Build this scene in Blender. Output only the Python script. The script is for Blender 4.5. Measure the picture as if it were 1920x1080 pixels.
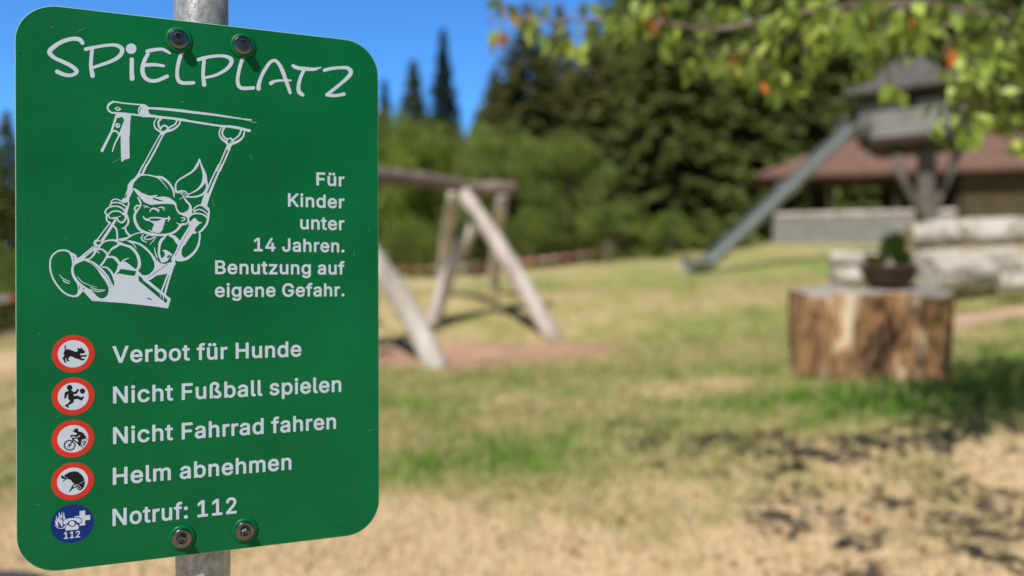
import bpy, math, random
import numpy as np
from mathutils import Vector, Matrix, Quaternion

for o in list(bpy.data.objects):
    bpy.data.objects.remove(o)
SC = bpy.context.scene
COL = SC.collection
PI = math.pi
F = 1500.0            # focal length in photo pixels (1920 wide)
CAMZ = 1.55           # eye height above the ground at the sign

# ------------------------------------------------------------ camera
cam = bpy.data.cameras.new('camera')
cam.sensor_width = 36.0
cam.lens = F / 1920 * 36.0
cam.clip_start = 0.05
cam.clip_end = 3000
cam.dof.use_dof = True
cam.dof.focus_distance = 0.885
cam.dof.aperture_fstop = 2.05
cam_o = bpy.data.objects.new('camera', cam)
COL.objects.link(cam_o)
cam_o.location = (0, 0, CAMZ)
cam_o.rotation_euler = (PI / 2, 0.0028, 0)     # held a hair off level
SC.camera = cam_o

# ------------------------------------------------------------ sky and sun
SUN_EL = math.radians(50)
SUN_H = (0.40, 0.9165)                      # horizontal direction the light travels
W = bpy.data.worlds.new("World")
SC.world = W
W.use_nodes = True
nt = W.node_tree
nt.nodes.clear()
sky = nt.nodes.new('ShaderNodeTexSky')
sky.sky_type = 'NISHITA'
sky.sun_disc = False
sky.sun_elevation = SUN_EL
sky.sun_rotation = math.atan2(-SUN_H[0], -SUN_H[1])
sky.altitude = 1200
sky.air_density = 1.0
sky.dust_density = 0.0
sky.ozone_density = 4.0
bg = nt.nodes.new('ShaderNodeBackground')
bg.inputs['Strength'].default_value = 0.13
wo = nt.nodes.new('ShaderNodeOutputWorld')
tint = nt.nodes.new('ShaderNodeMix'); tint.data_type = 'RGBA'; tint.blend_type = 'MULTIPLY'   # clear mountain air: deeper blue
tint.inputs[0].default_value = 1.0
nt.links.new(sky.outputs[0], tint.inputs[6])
side = nt.nodes.new('ShaderNodeMapRange'); side.interpolation_type = 'SMOOTHSTEP'     # deep blue ahead, greyed and dimmed on the sun's side to weaken fill
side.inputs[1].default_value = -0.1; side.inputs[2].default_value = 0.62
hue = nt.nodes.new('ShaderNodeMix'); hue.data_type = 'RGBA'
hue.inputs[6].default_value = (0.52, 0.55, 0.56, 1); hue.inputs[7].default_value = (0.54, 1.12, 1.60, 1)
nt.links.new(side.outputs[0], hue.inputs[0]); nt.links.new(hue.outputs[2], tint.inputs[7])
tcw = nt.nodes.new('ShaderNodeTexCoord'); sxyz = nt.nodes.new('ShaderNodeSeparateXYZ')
zen = nt.nodes.new('ShaderNodeMapRange'); zen.interpolation_type = 'SMOOTHSTEP'      # overhead sky dimmed to cut its fill light in the shadows
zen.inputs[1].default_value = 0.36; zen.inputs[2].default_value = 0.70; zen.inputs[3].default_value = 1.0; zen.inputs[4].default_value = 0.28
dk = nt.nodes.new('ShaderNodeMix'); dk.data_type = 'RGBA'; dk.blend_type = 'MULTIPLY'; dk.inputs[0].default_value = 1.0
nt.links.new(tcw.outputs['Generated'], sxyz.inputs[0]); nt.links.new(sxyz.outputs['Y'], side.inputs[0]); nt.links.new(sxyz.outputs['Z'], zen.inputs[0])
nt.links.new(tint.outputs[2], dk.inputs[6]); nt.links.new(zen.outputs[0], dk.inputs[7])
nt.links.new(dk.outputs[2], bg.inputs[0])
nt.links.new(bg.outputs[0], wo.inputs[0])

sun = bpy.data.lights.new('sun', 'SUN')
sun.energy = 5.0
sun.angle = math.radians(0.5)
sun.color = (1.0, 0.95, 0.85)
sun_o = bpy.data.objects.new('sun', sun)
COL.objects.link(sun_o)
LD = Vector((math.cos(SUN_EL) * SUN_H[0], math.cos(SUN_EL) * SUN_H[1], -math.sin(SUN_EL)))
sun_o.rotation_euler = LD.to_track_quat('-Z', 'Y').to_euler()
sun_o.location = (-6, -10, 14)

SC.view_settings.view_transform = 'Standard'
SC.view_settings.look = 'None'
SC.view_settings.exposure = 0.0
SC.view_settings.gamma = 1.0
try:
    SC.cycles.use_denoising = True
    SC.cycles.max_bounces = 6
    SC.cycles.transparent_max_bounces = 4
except Exception:
    pass

# ------------------------------------------------------------ helpers
def P(px, py, d):
    """photo pixel + distance -> point of the place"""
    return Vector(((px - 960) / F * d, d, CAMZ + (540 - py) / F * d))

def lerp(a, b, t):
    return a + (b - a) * t

def sstep(a, b, x):
    t = np.clip((x - a) / (b - a), 0, 1)
    return t * t * (3 - 2 * t)

def tagit(o, label=None, cat=None, group=None, kind=None):
    if label: o['label'] = label
    if cat: o['category'] = cat
    if group: o['group'] = group
    if kind: o['kind'] = kind
    return o

ORG = {}
def empty(name, loc, label, cat, group=None):
    o = bpy.data.objects.new(name, None)
    o.empty_display_size = 0.2
    o.location = loc
    COL.objects.link(o)
    ORG[o.name] = Vector(loc)
    return tagit(o, label, cat, group)

def link_mesh(name, me, parent=None, origin=None):
    o = bpy.data.objects.new(name, me)
    COL.objects.link(o)
    if parent is not None:
        o.parent = parent
        ORG[o.name] = ORG[parent.name]
    else:
        o.location = origin if origin is not None else (0, 0, 0)
        ORG[o.name] = Vector(o.location)
    return o

def mesh_obj(name, verts, faces, mats, parent=None, origin=None, smooth=False, fmat=None, cols=None):
    """verts in place coordinates; origin/parent set where the object's own zero is"""
    org = ORG[parent.name] if parent is not None else Vector(origin if origin is not None else (0, 0, 0))
    v = np.asarray(verts, dtype=np.float64).reshape(-1, 3) - np.array(org)
    me = bpy.data.meshes.new(name)
    if isinstance(faces, np.ndarray):
        nf, k = faces.shape
        me.vertices.add(len(v)); me.vertices.foreach_set('co', v.astype(np.float32).ravel())
        me.loops.add(nf * k); me.loops.foreach_set('vertex_index', faces.astype(np.int32).ravel())
        me.polygons.add(nf)
        me.polygons.foreach_set('loop_start', np.arange(0, nf * k, k, dtype=np.int32))
        me.polygons.foreach_set('loop_total', np.full(nf, k, dtype=np.int32))
        me.update(calc_edges=True)
    else:
        me.from_pydata([tuple(p) for p in v], [], faces)
        me.update()
    if not isinstance(mats, (list, tuple)): mats = [mats]
    for m in mats: me.materials.append(m)
    if fmat is not None:
        me.polygons.foreach_set('material_index', np.asarray(fmat, dtype=np.int32))
    if smooth:
        me.polygons.foreach_set('use_smooth', np.ones(len(me.polygons), dtype=bool))
    if cols is not None:
        ca = me.color_attributes.new('col', 'FLOAT_COLOR', 'POINT')
        c4 = np.ones((len(v), 4), dtype=np.float32); c4[:, :3] = cols
        ca.data.foreach_set('color', c4.ravel())
    return link_mesh(name, me, parent, origin)

class MB:
    def __init__(s):
        s.v = []; s.f = []; s.m = []
    def add(s, vs, fs, mi=0):
        b = len(s.v)
        s.v += [tuple(p) for p in vs]
        s.f += [tuple(b + i for i in f) for f in fs]
        s.m += [mi] * len(fs)
    def box(s, c8, mi=0):
        """8 corners: bottom ring 0-3, top ring 4-7"""
        s.add(c8, [(0, 3, 2, 1), (4, 5, 6, 7), (0, 1, 5, 4), (1, 2, 6, 5), (2, 3, 7, 6), (3, 0, 4, 7)], mi)
    def abox(s, o, e1, e2, a0, a1, b0, b1, z0, z1, mi=0):
        o, e1, e2 = Vector(o), Vector(e1), Vector(e2)
        r = []
        for z in (z0, z1):
            for a, b in ((a0, b0), (a1, b0), (a1, b1), (a0, b1)):
                p = o + e1 * a + e2 * b
                r.append((p.x, p.y, p.z + z))
        s.box(r, mi)
    def tube(s, pts, rad, n=10, mi=0, cap=True, wob=0.0, rng=None):
        pts = [Vector(p) for p in pts]
        if not hasattr(rad, '__len__'): rad = [rad] * len(pts)
        base = len(s.v)
        up = Vector((0, 0, 1))
        prev = None
        for i, p in enumerate(pts):
            t = (pts[min(i + 1, len(pts) - 1)] - pts[max(i - 1, 0)]).normalized()
            if prev is None:
                a = t.cross(up)
                if a.length < 1e-3: a = t.cross(Vector((1, 0, 0)))
                a.normalize()
            else:
                a = (prev - t * prev.dot(t)).normalized()
            prev = a
            b = t.cross(a)
            for k in range(n):
                an = 2 * PI * k / n
                r = rad[i]
                if wob and rng: r *= 1 + rng.uniform(-wob, wob)
                s.v.append(tuple(p + (a * math.cos(an) + b * math.sin(an)) * r))
        for i in range(len(pts) - 1):
            for k in range(n):
                k2 = (k + 1) % n
                s.f.append((base + i * n + k, base + i * n + k2, base + (i + 1) * n + k2, base + (i + 1) * n + k)); s.m.append(mi)
        if cap:
            s.f.append(tuple(base + k for k in range(n))[::-1]); s.m.append(mi)
            s.f.append(tuple(base + (len(pts) - 1) * n + k for k in range(n))); s.m.append(mi)
    def lathe(s, o, ax, prof, n=32, mi=0, ref=None):
        """prof: (radius, height along ax)"""
        o = Vector(o); ax = Vector(ax).normalized()
        a = ax.cross(Vector(ref) if ref else Vector((0, 0, 1)))
        if a.length < 1e-3: a = ax.cross(Vector((1, 0, 0)))
        a.normalize(); b = ax.cross(a)
        base = len(s.v)
        for r, h in prof:
            for k in range(n):
                an = 2 * PI * k / n
                s.v.append(tuple(o + ax * h + (a * math.cos(an) + b * math.sin(an)) * r))
        for i in range(len(prof) - 1):
            for k in range(n):
                k2 = (k + 1) % n
                s.f.append((base + i * n + k, base + i * n + k2, base + (i + 1) * n + k2, base + (i + 1) * n + k)); s.m.append(mi)
        s.f.append(tuple(base + (len(prof) - 1) * n + k for k in range(n))); s.m.append(mi)
        s.f.append(tuple(base + k for k in range(n))[::-1]); s.m.append(mi)
    def build(s, name, mats, parent=None, origin=None, smooth=False):
        return mesh_obj(name, s.v, s.f, mats, parent, origin, smooth, s.m)

def bevel(o, w, seg=2, angle=0.6):
    m = o.modifiers.new('bevel', 'BEVEL'); m.width = w; m.segments = seg; m.limit_method = 'ANGLE'; m.angle_limit = angle
    return o

def catmull(pts, sub=5, closed=False):
    pts = [np.asarray(p, float) for p in pts]
    n = len(pts)
    if n < 3: return pts
    out = []
    rng = range(n) if closed else range(n - 1)
    for i in rng:
        p1, p2 = pts[i], pts[(i + 1) % n]
        p0 = pts[(i - 1) % n] if (closed or i > 0) else 2 * p1 - p2
        p3 = pts[(i + 2) % n] if (closed or i + 2 < n) else 2 * p2 - p1
        for k in range(sub):
            t = k / sub
            out.append(.5 * ((2 * p1) + (p2 - p0) * t + (2 * p0 - 5 * p1 + 4 * p2 - p3) * t * t + (-p0 + 3 * p1 - 3 * p2 + p3) * t ** 3))
    if not closed: out.append(pts[-1])
    return out

# value noise for shapes and ground composition
def vnoise(x, y, seed=0):
    x = np.asarray(x, float); y = np.asarray(y, float)
    xi = np.floor(x); yi = np.floor(y)
    fx = x - xi; fy = y - yi
    fx = fx * fx * (3 - 2 * fx); fy = fy * fy * (3 - 2 * fy)
    def h(a, b):
        q = np.sin(a * 127.1 + b * 311.7 + seed * 74.7) * 43758.5453
        return q - np.floor(q)
    return (h(xi, yi) * (1 - fx) + h(xi + 1, yi) * fx) * (1 - fy) + (h(xi, yi + 1) * (1 - fx) + h(xi + 1, yi + 1) * fx) * fy

def fbm(x, y, seed=0, oct=4):
    s = 0; a = .5; f = 1
    for i in range(oct):
        s = s + a * vnoise(np.asarray(x) * f, np.asarray(y) * f, seed + i * 13); a *= .5; f *= 2.1
    return s / (1 - .5 ** oct)

# ------------------------------------------------------------ materials
def mat(name):
    m = bpy.data.materials.new(name); m.use_nodes = True
    n = m.node_tree
    b = n.nodes['Principled BSDF']
    return m, n, b

def N(n, typ, **kw):
    nd = n.nodes.new(typ)
    for k, v in kw.items():
        if k in nd.inputs: nd.inputs[k].default_value = v
        else: setattr(nd, k, v)
    return nd

def noise_mat(name, cols, scale=8, rough=.7, spec=.3, detail=5, stretch=(1, 1, 1), bump=0.0, bscale=None, metallic=0, coord='Object', dist=0.0, pos=None, rnd=0.0):
    """procedural: a noise-driven colour ramp, with optional bump and per-object variation"""
    m, n, b = mat(name)
    tc = N(n, 'ShaderNodeTexCoord')
    mp = N(n, 'ShaderNodeMapping'); mp.inputs['Scale'].default_value = stretch
    n.links.new(tc.outputs[coord], mp.inputs['Vector'])
    nz = N(n, 'ShaderNodeTexNoise'); nz.inputs['Scale'].default_value = scale; nz.inputs['Detail'].default_value = detail
    nz.inputs['Roughness'].default_value = .6; nz.inputs['Distortion'].default_value = dist
    n.links.new(mp.outputs[0], nz.inputs['Vector'])
    cr = N(n, 'ShaderNodeValToRGB')
    k = len(cols)
    el = cr.color_ramp.elements
    while len(el) < k: el.new(.5)
    for i, c in enumerate(cols):
        el[i].position = pos[i] if pos else (.28 + .44 * i / max(k - 1, 1))
        el[i].color = (*c, 1)
    n.links.new(nz.outputs['Fac'], cr.inputs[0])
    src = cr.outputs[0]
    if rnd:
        oi = N(n, 'ShaderNodeObjectInfo')
        ma = N(n, 'ShaderNodeMath', operation='MULTIPLY_ADD'); ma.inputs[1].default_value = rnd; ma.inputs[2].default_value = 1 - rnd / 2
        n.links.new(oi.outputs['Random'], ma.inputs[0])
        hs = N(n, 'ShaderNodeHueSaturation')
        n.links.new(ma.outputs[0], hs.inputs['Value']); n.links.new(src, hs.inputs['Color'])
        src = hs.outputs[0]
    n.links.new(src, b.inputs['Base Color'])
    b.inputs['Roughness'].default_value = rough
    b.inputs['Specular IOR Level'].default_value = spec
    b.inputs['Metallic'].default_value = metallic
    if bump:
        n2 = N(n, 'ShaderNodeTexNoise'); n2.inputs['Scale'].default_value = bscale or scale * 3; n2.inputs['Detail'].default_value = 6
        n.links.new(mp.outputs[0], n2.inputs['Vector'])
        bp = N(n, 'ShaderNodeBump'); bp.inputs['Strength'].default_value = bump; bp.inputs['Distance'].default_value = .02
        n.links.new(n2.outputs['Fac'], bp.inputs['Height']); n.links.new(bp.outputs[0], b.inputs['Normal'])
    return m

def leaf_mat(name, cols, scale=1.5, trans=.3, rnd=.3, rough=.55, attr=False):
    m, n, b = mat(name)
    out = n.nodes['Material Output']
    tc = N(n, 'ShaderNodeTexCoord')
    nz = N(n, 'ShaderNodeTexNoise'); nz.inputs['Scale'].default_value = scale; nz.inputs['Detail'].default_value = 3
    n.links.new(tc.outputs['Object'], nz.inputs['Vector'])
    cr = N(n, 'ShaderNodeValToRGB')
    el = cr.color_ramp.elements
    while len(el) < len(cols): el.new(.5)
    for i, c in enumerate(cols):
        el[i].position = .3 + .4 * i / max(len(cols) - 1, 1); el[i].color = (*c, 1)
    n.links.new(nz.outputs['Fac'], cr.inputs[0])
    oi = N(n, 'ShaderNodeObjectInfo')
    ma = N(n, 'ShaderNodeMath', operation='MULTIPLY_ADD'); ma.inputs[1].default_value = rnd; ma.inputs[2].default_value = 1 - rnd / 2
    n.links.new(oi.outputs['Random'], ma.inputs[0])
    hs = N(n, 'ShaderNodeHueSaturation')
    n.links.new(ma.outputs[0], hs.inputs['Value']); n.links.new(cr.outputs[0], hs.inputs['Color'])
    src = hs.outputs[0]
    if attr:
        at = N(n, 'ShaderNodeAttribute', attribute_name='col')
        src = at.outputs['Color']
    b.inputs['Roughness'].default_value = rough
    b.inputs['Specular IOR Level'].default_value = .25
    n.links.new(src, b.inputs['Base Color'])
    tr = N(n, 'ShaderNodeBsdfTranslucent'); n.links.new(src, tr.inputs['Color'])
    mx = N(n, 'ShaderNodeMixShader'); mx.inputs[0].default_value = trans
    n.links.new(b.outputs[0], mx.inputs[1]); n.links.new(tr.outputs[0], mx.inputs[2])
    n.links.new(mx.outputs[0], out.inputs['Surface'])
    return m

M = {}
# ------------------------------------------------------------ terrain
_ctl = [(960, 1080, 3.4), (0, 1080, 3.3), (1920, 1080, 3.4), (1636, 722, 6.5), (1480, 716, 6.8), (1790, 700, 7.0), (830, 688, 9.5), (1050, 633, 11.3),
        (803, 602, 12.4), (925, 543, 14.5), (1290, 516, 16.5), (1460, 460, 28.5), (1950, 468, 26), (1850, 560, 10.5),
        (1140, 500, 22), (740, 527, 18.5), (0, 645, 13), (1880, 598, 8.8), (1500, 478, 22)]
_cp = [tuple(P(*c)) for c in _ctl] + [(0, 0, 0), (-.34, .95, .08), (-4, -4, -.5), (5, -4, -.1), (-14, 26, .2), (0, 34, 2.6),
       (14, 40, 4.6), (-25, 40, .3), (35, 30, 5.5), (9, 5, 1.0), (0, 60, 4.0), (-40, 10, -2.0), (40, 5, 2.5), (0, -40, -3), (30, 70, 7), (-40, 80, 2)]
_cp = np.array(_cp)
def _tps(r):
    return np.where(r > 1e-9, r * r * np.log(np.maximum(r, 1e-9)), 0)
_n = len(_cp)
_K = _tps(np.hypot(_cp[:, None, 0] - _cp[None, :, 0], _cp[:, None, 1] - _cp[None, :, 1])) + np.eye(_n) * 0.06
_Q = np.c_[np.ones(_n), _cp[:, :2]]
_A = np.block([[_K, _Q], [_Q.T, np.zeros((3, 3))]])
_w = np.linalg.solve(_A, np.r_[_cp[:, 2], 0, 0, 0])
def gz(x, y):
    x = np.asarray(x, float); y = np.asarray(y, float)
    sh = x.shape
    xf, yf = x.ravel(), y.ravel()
    r0 = np.hypot(xf, yf - 15)                      # flatten out far away
    k = np.where(r0 > 70, 70 / np.maximum(r0, 1e-6), 1)
    xc, yc = xf * k, 15 + (yf - 15) * k
    z = _w[_n] + _w[_n + 1] * xc + _w[_n + 2] * yc
    for i in range(_n):
        z = z + _w[i] * _tps(np.hypot(xc - _cp[i, 0], yc - _cp[i, 1]))
    z = z + .05 * (fbm(xf * .5, yf * .5, 3) - .5) + .02 * (fbm(xf * 2.3, yf * 2.3, 5) - .5)
    return z.reshape(sh)
def gz1(x, y):
    return float(gz(np.array([x]), np.array([y]))[0])

def ground_px(px, py):
    """where the line of sight through a photo pixel meets the ground"""
    lo = None
    for d in np.arange(2.4, 45, .02):
        p = P(px, py, d)
        if p.z < gz1(p.x, p.y): return p
    return P(px, py, 40)

C_DRY = np.array((.67, .505, .315)); C_TAN = np.array((.455, .385, .185)); C_GRN = np.array((.245, .305, .085)); C_LUSH = np.array((.105, .245, .020))
C_MUL = np.array((.46, .275, .195)); C_PATH = np.array((.56, .38, .28))
def gauss(x, y, cx, cy, rx, ry):
    return np.exp(-(((x - cx) / rx) ** 2 + ((y - cy) / ry) ** 2))

def ground_masks(x, y):
    n1 = fbm(x * .45, y * .45, 11, 4); n2 = fbm(x * 1.7, y * 1.3, 23, 4); n3 = fbm(x * 6, y * 6, 31, 3)
    g = .36 + (1.1 * (n1 - .5) + 1.0 * (n2 - .5)) * (1 - .55 * sstep(6.5, 9, y)) + .5 * (n3 - .5)
    edge = 4.55 + .30 * np.clip(x, -1, 2.5) + .9 * (n2 - .5)
    g = g - .50 * sstep(.35, -.35, y - edge) * sstep(5.0, 2.2, x)
    g = g + .30 * gauss(x, y, -.5, 6.3, 1.9, 1.5) + .12 * gauss(x, y, -.9, 4.9, .9, .5)                   # green band before the swing
    g = g + .18 * gauss(x, y, -.6, 8.4, 2.0, .8)
    g = g + 1.15 * gauss(x, y, 2.75, 6.10, .85, .42) + .62 * gauss(x, y, 4.4, 6.6, 1.2, .8) - .14 * gauss(x, y, 1.6, 6.0, .9, 1.1)
    g = g - .02 * gauss(x, y, 1.6, 9.0, 2.2, 2.0) + .08 * gauss(x, y, 1.5, 10.5, 4, 3)                   # straw coloured middle
    g = g - .05 * gauss(x, y, 2.0, 13, 4, 2.2)
    g = g + .20 * gauss(x, y, 6.0, 18, 4, 4.5)
    g = g - .45 * gauss(x, y, -6.5, 10.5, 3.5, 1.6) + .25 * gauss(x, y, -3.6, 5.6, 1.6, 1.3) - .3 * gauss(x, y, -2.2, 3.5, .8, .5)
    u = (x + .55) / 1.75; v = (y - 10.2) / 1.0
    mu = sstep(1.15, .8, np.hypot(u, v) + .9 * (n2 - .5) + .6 * (n3 - .5))
    cy = 8.95 + .10 * (x - 5.2)
    pa = sstep(.42, .22, np.abs(y - cy) + .25 * (n2 - .5)) * sstep(4.3, 5.0, x + .5 * (n2 - .5))
    return np.clip(g, 0, 1), mu, pa

def ground_col(x, y):
    g, mu, pa = ground_masks(x, y)
    g = g[..., None]; mu = mu[..., None]; pa = pa[..., None]
    c = np.where(g < .33, lerp(C_DRY, C_TAN, g / .33), np.where(g < .66, lerp(C_TAN, C_GRN, (g - .33) / .33), lerp(C_GRN, C_LUSH, (g - .66) / .34)))
    mt = fbm(x * 3.1, y * 4.3, 61, 4)[..., None]
    c = lerp(c, C_MUL * (.45 + 1.1 * mt), mu * .92); c = lerp(c, C_PATH, pa)
    return c

def _axis(lo, hi, step, far):
    a = list(np.arange(lo, hi, step))
    s = step; q = hi
    while q < far: a.append(q); s *= 1.22; q += s
    s = step; q = lo - step; pre = []
    while q > -far: pre.append(q); s *= 1.22; q -= s
    return np.array(pre[::-1] + a)
_gx = _axis(-9, 12, .09, 900); _gy = _axis(2.2, 24, .09, 900)
GX, GY = np.meshgrid(_gx, _gy)
GZ = gz(GX, GY)
_v = np.stack([GX, GY, GZ], -1).reshape(-1, 3)
nx, ny = len(_gx), len(_gy)
_i = (np.arange(ny - 1)[:, None] * nx + np.arange(nx - 1)[None]).ravel()
_f = np.stack([_i, _i + 1, _i + nx + 1, _i + nx], 1)
def ground_material():
    m, n, b = mat('meadow_ground')
    at = N(n, 'ShaderNodeAttribute', attribute_name='col')
    tc = N(n, 'ShaderNodeTexCoord')
    nz = N(n, 'ShaderNodeTexNoise'); nz.inputs['Scale'].default_value = 18; nz.inputs['Detail'].default_value = 8; nz.inputs['Roughness'].default_value = .75
    n.links.new(tc.outputs['Object'], nz.inputs['Vector'])
    mr = N(n, 'ShaderNodeMapRange'); mr.inputs[1].default_value = .3; mr.inputs[2].default_value = .7; mr.inputs[3].default_value = .70; mr.inputs[4].default_value = 1.2
    n.links.new(nz.outputs['Fac'], mr.inputs[0])
    mx = N(n, 'ShaderNodeMix', data_type='RGBA', blend_type='MULTIPLY'); mx.inputs[0].default_value = 1
    n.links.new(at.outputs['Color'], mx.inputs[6]); n.links.new(mr.outputs[0], mx.inputs[7])
    n.links.new(mx.outputs[2], b.inputs['Base Color'])
    b.inputs['Roughness'].default_value = .95; b.inputs['Specular IOR Level'].default_value = .1
    bp = N(n, 'ShaderNodeBump'); bp.inputs['Strength'].default_value = .6; bp.inputs['Distance'].default_value = .02
    n.links.new(nz.outputs['Fac'], bp.inputs['Height']); n.links.new(bp.outputs[0], b.inputs['Normal'])
    return m
M['ground'] = ground_material()
gr = mesh_obj('meadow_ground', _v, _f, M['ground'], smooth=True, cols=ground_col(GX, GY).reshape(-1, 3))
tagit(gr, kind='structure')

# grass blades of the near meadow, one uncountable carpet
rs = np.random.RandomState(4)
def grass():
    X = []; Y = []; S = []
    for (d0, d1, dens) in ((2.2, 4.2, 2600), (4.2, 6.5, 1700), (6.5, 10, 800), (10, 15, 260)):
        area = (d1 - d0) * (d0 + d1) * .5 * 1.40
        k = int(area * dens)
        d = np.sqrt(rs.uniform(d0 * d0, d1 * d1, k)); x = rs.uniform(-.70, .70, k) * d
        X.append(x); Y.append(d); S.append(np.full(k, (d0 + d1) / 2))
    x = np.concatenate(X); y = np.concatenate(Y); sc = np.concatenate(S)
    g, mu, pa = ground_masks(x, y)
    keep = rs.rand(len(x)) > np.maximum(mu * .97, pa * .97)
    x, y, sc, g = x[keep], y[keep], sc[keep], g[keep]
    z = gz(x, y)
    k = len(x)
    h = rs.uniform(.02, .055, k) * (0.75 + .9 * g + 1.2 * np.clip(g - .75, 0, 1)) * (1 + .06 * sc)
    w = rs.uniform(.0022, .0045, k) * (1 + .10 * sc)
    az = rs.uniform(0, 2 * PI, k); lean = rs.uniform(.2, 1.5, k)
    dx, dy = np.cos(az), np.sin(az)
    b0 = np.stack([x - dy * w, y + dx * w, z - .004], 1); b1 = np.stack([x + dy * w, y - dx * w, z - .004], 1)
    t = np.stack([x + dx * h * lean * .8, y + dy * h * lean * .8, z + h / np.sqrt(1 + lean * lean * .5)], 1)
    v = np.stack([b0, b1, t], 1).reshape(-1, 3)
    f = np.arange(3 * k).reshape(-1, 3)
    c = ground_col(x, y) * rs.uniform(.65, 1.45, (k, 1))
    # odd blades keep their own state: a green blade in straw, a straw in green
    odd = rs.rand(k) < .20
    c[odd] = np.where((g[odd] > .4)[:, None], C_DRY * .95, C_GRN * 1.0) * rs.uniform(.7, 1.2, (odd.sum(), 1))
    return v, f, np.repeat(c, 3, 0)
_v, _f, _c = grass()
M['grass'] = leaf_mat('grass_blade', [(.2, .2, .05)], trans=.25, attr=True, rough=.8)
go = mesh_obj('meadow_grass', _v, _f, M['grass'], cols=_c)
tagit(go, 'short half dried lawn grass covering the playground meadow', 'grass', kind='stuff')

# fallen leaves and bark crumbs lying in the straw at the right
def litter():
    V = []; Fc = []; C = []
    for i in range(230):
        px = rs.uniform(900, 1990); py = rs.uniform(850, 1120)
        d = 1.55 / ((py - 540) / F + .105)
        x = (px - 960) / F * d; y = d
        if rs.rand() > sstep(-.6, 2.0, x): continue
        z = gz1(x, y) + rs.uniform(.012, .03)
        L = rs.uniform(.018, .04); w = L * .45; a = rs.uniform(0, 2 * PI); t = rs.uniform(-.4, .4)
        u = np.array((math.cos(a), math.sin(a), t)); s = np.array((-math.sin(a), math.cos(a), rs.uniform(-.4, .4)))
        p = np.array((x, y, z)); b = len(V)
        V += [p - u * L, p + s * w + (0, 0, .006), p + u * L, p - s * w]
        Fc.append((b, b + 1, b + 2, b + 3))
        c = [(.45, .13, .045), (.36, .2, .07), (.5, .33, .2), (.55, .45, .36), (.2, .1, .05)][rs.randint(5)]
        C += [c] * 4
    return V, Fc, np.array(C)
_v, _f, _c = litter()
lo = mesh_obj('fallen_leaf_litter', _v, _f, M['grass'], cols=_c)
tagit(lo, 'scattered brown and orange fallen leaves lying in the dry grass at the right', 'leaf litter', kind='stuff')
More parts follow.
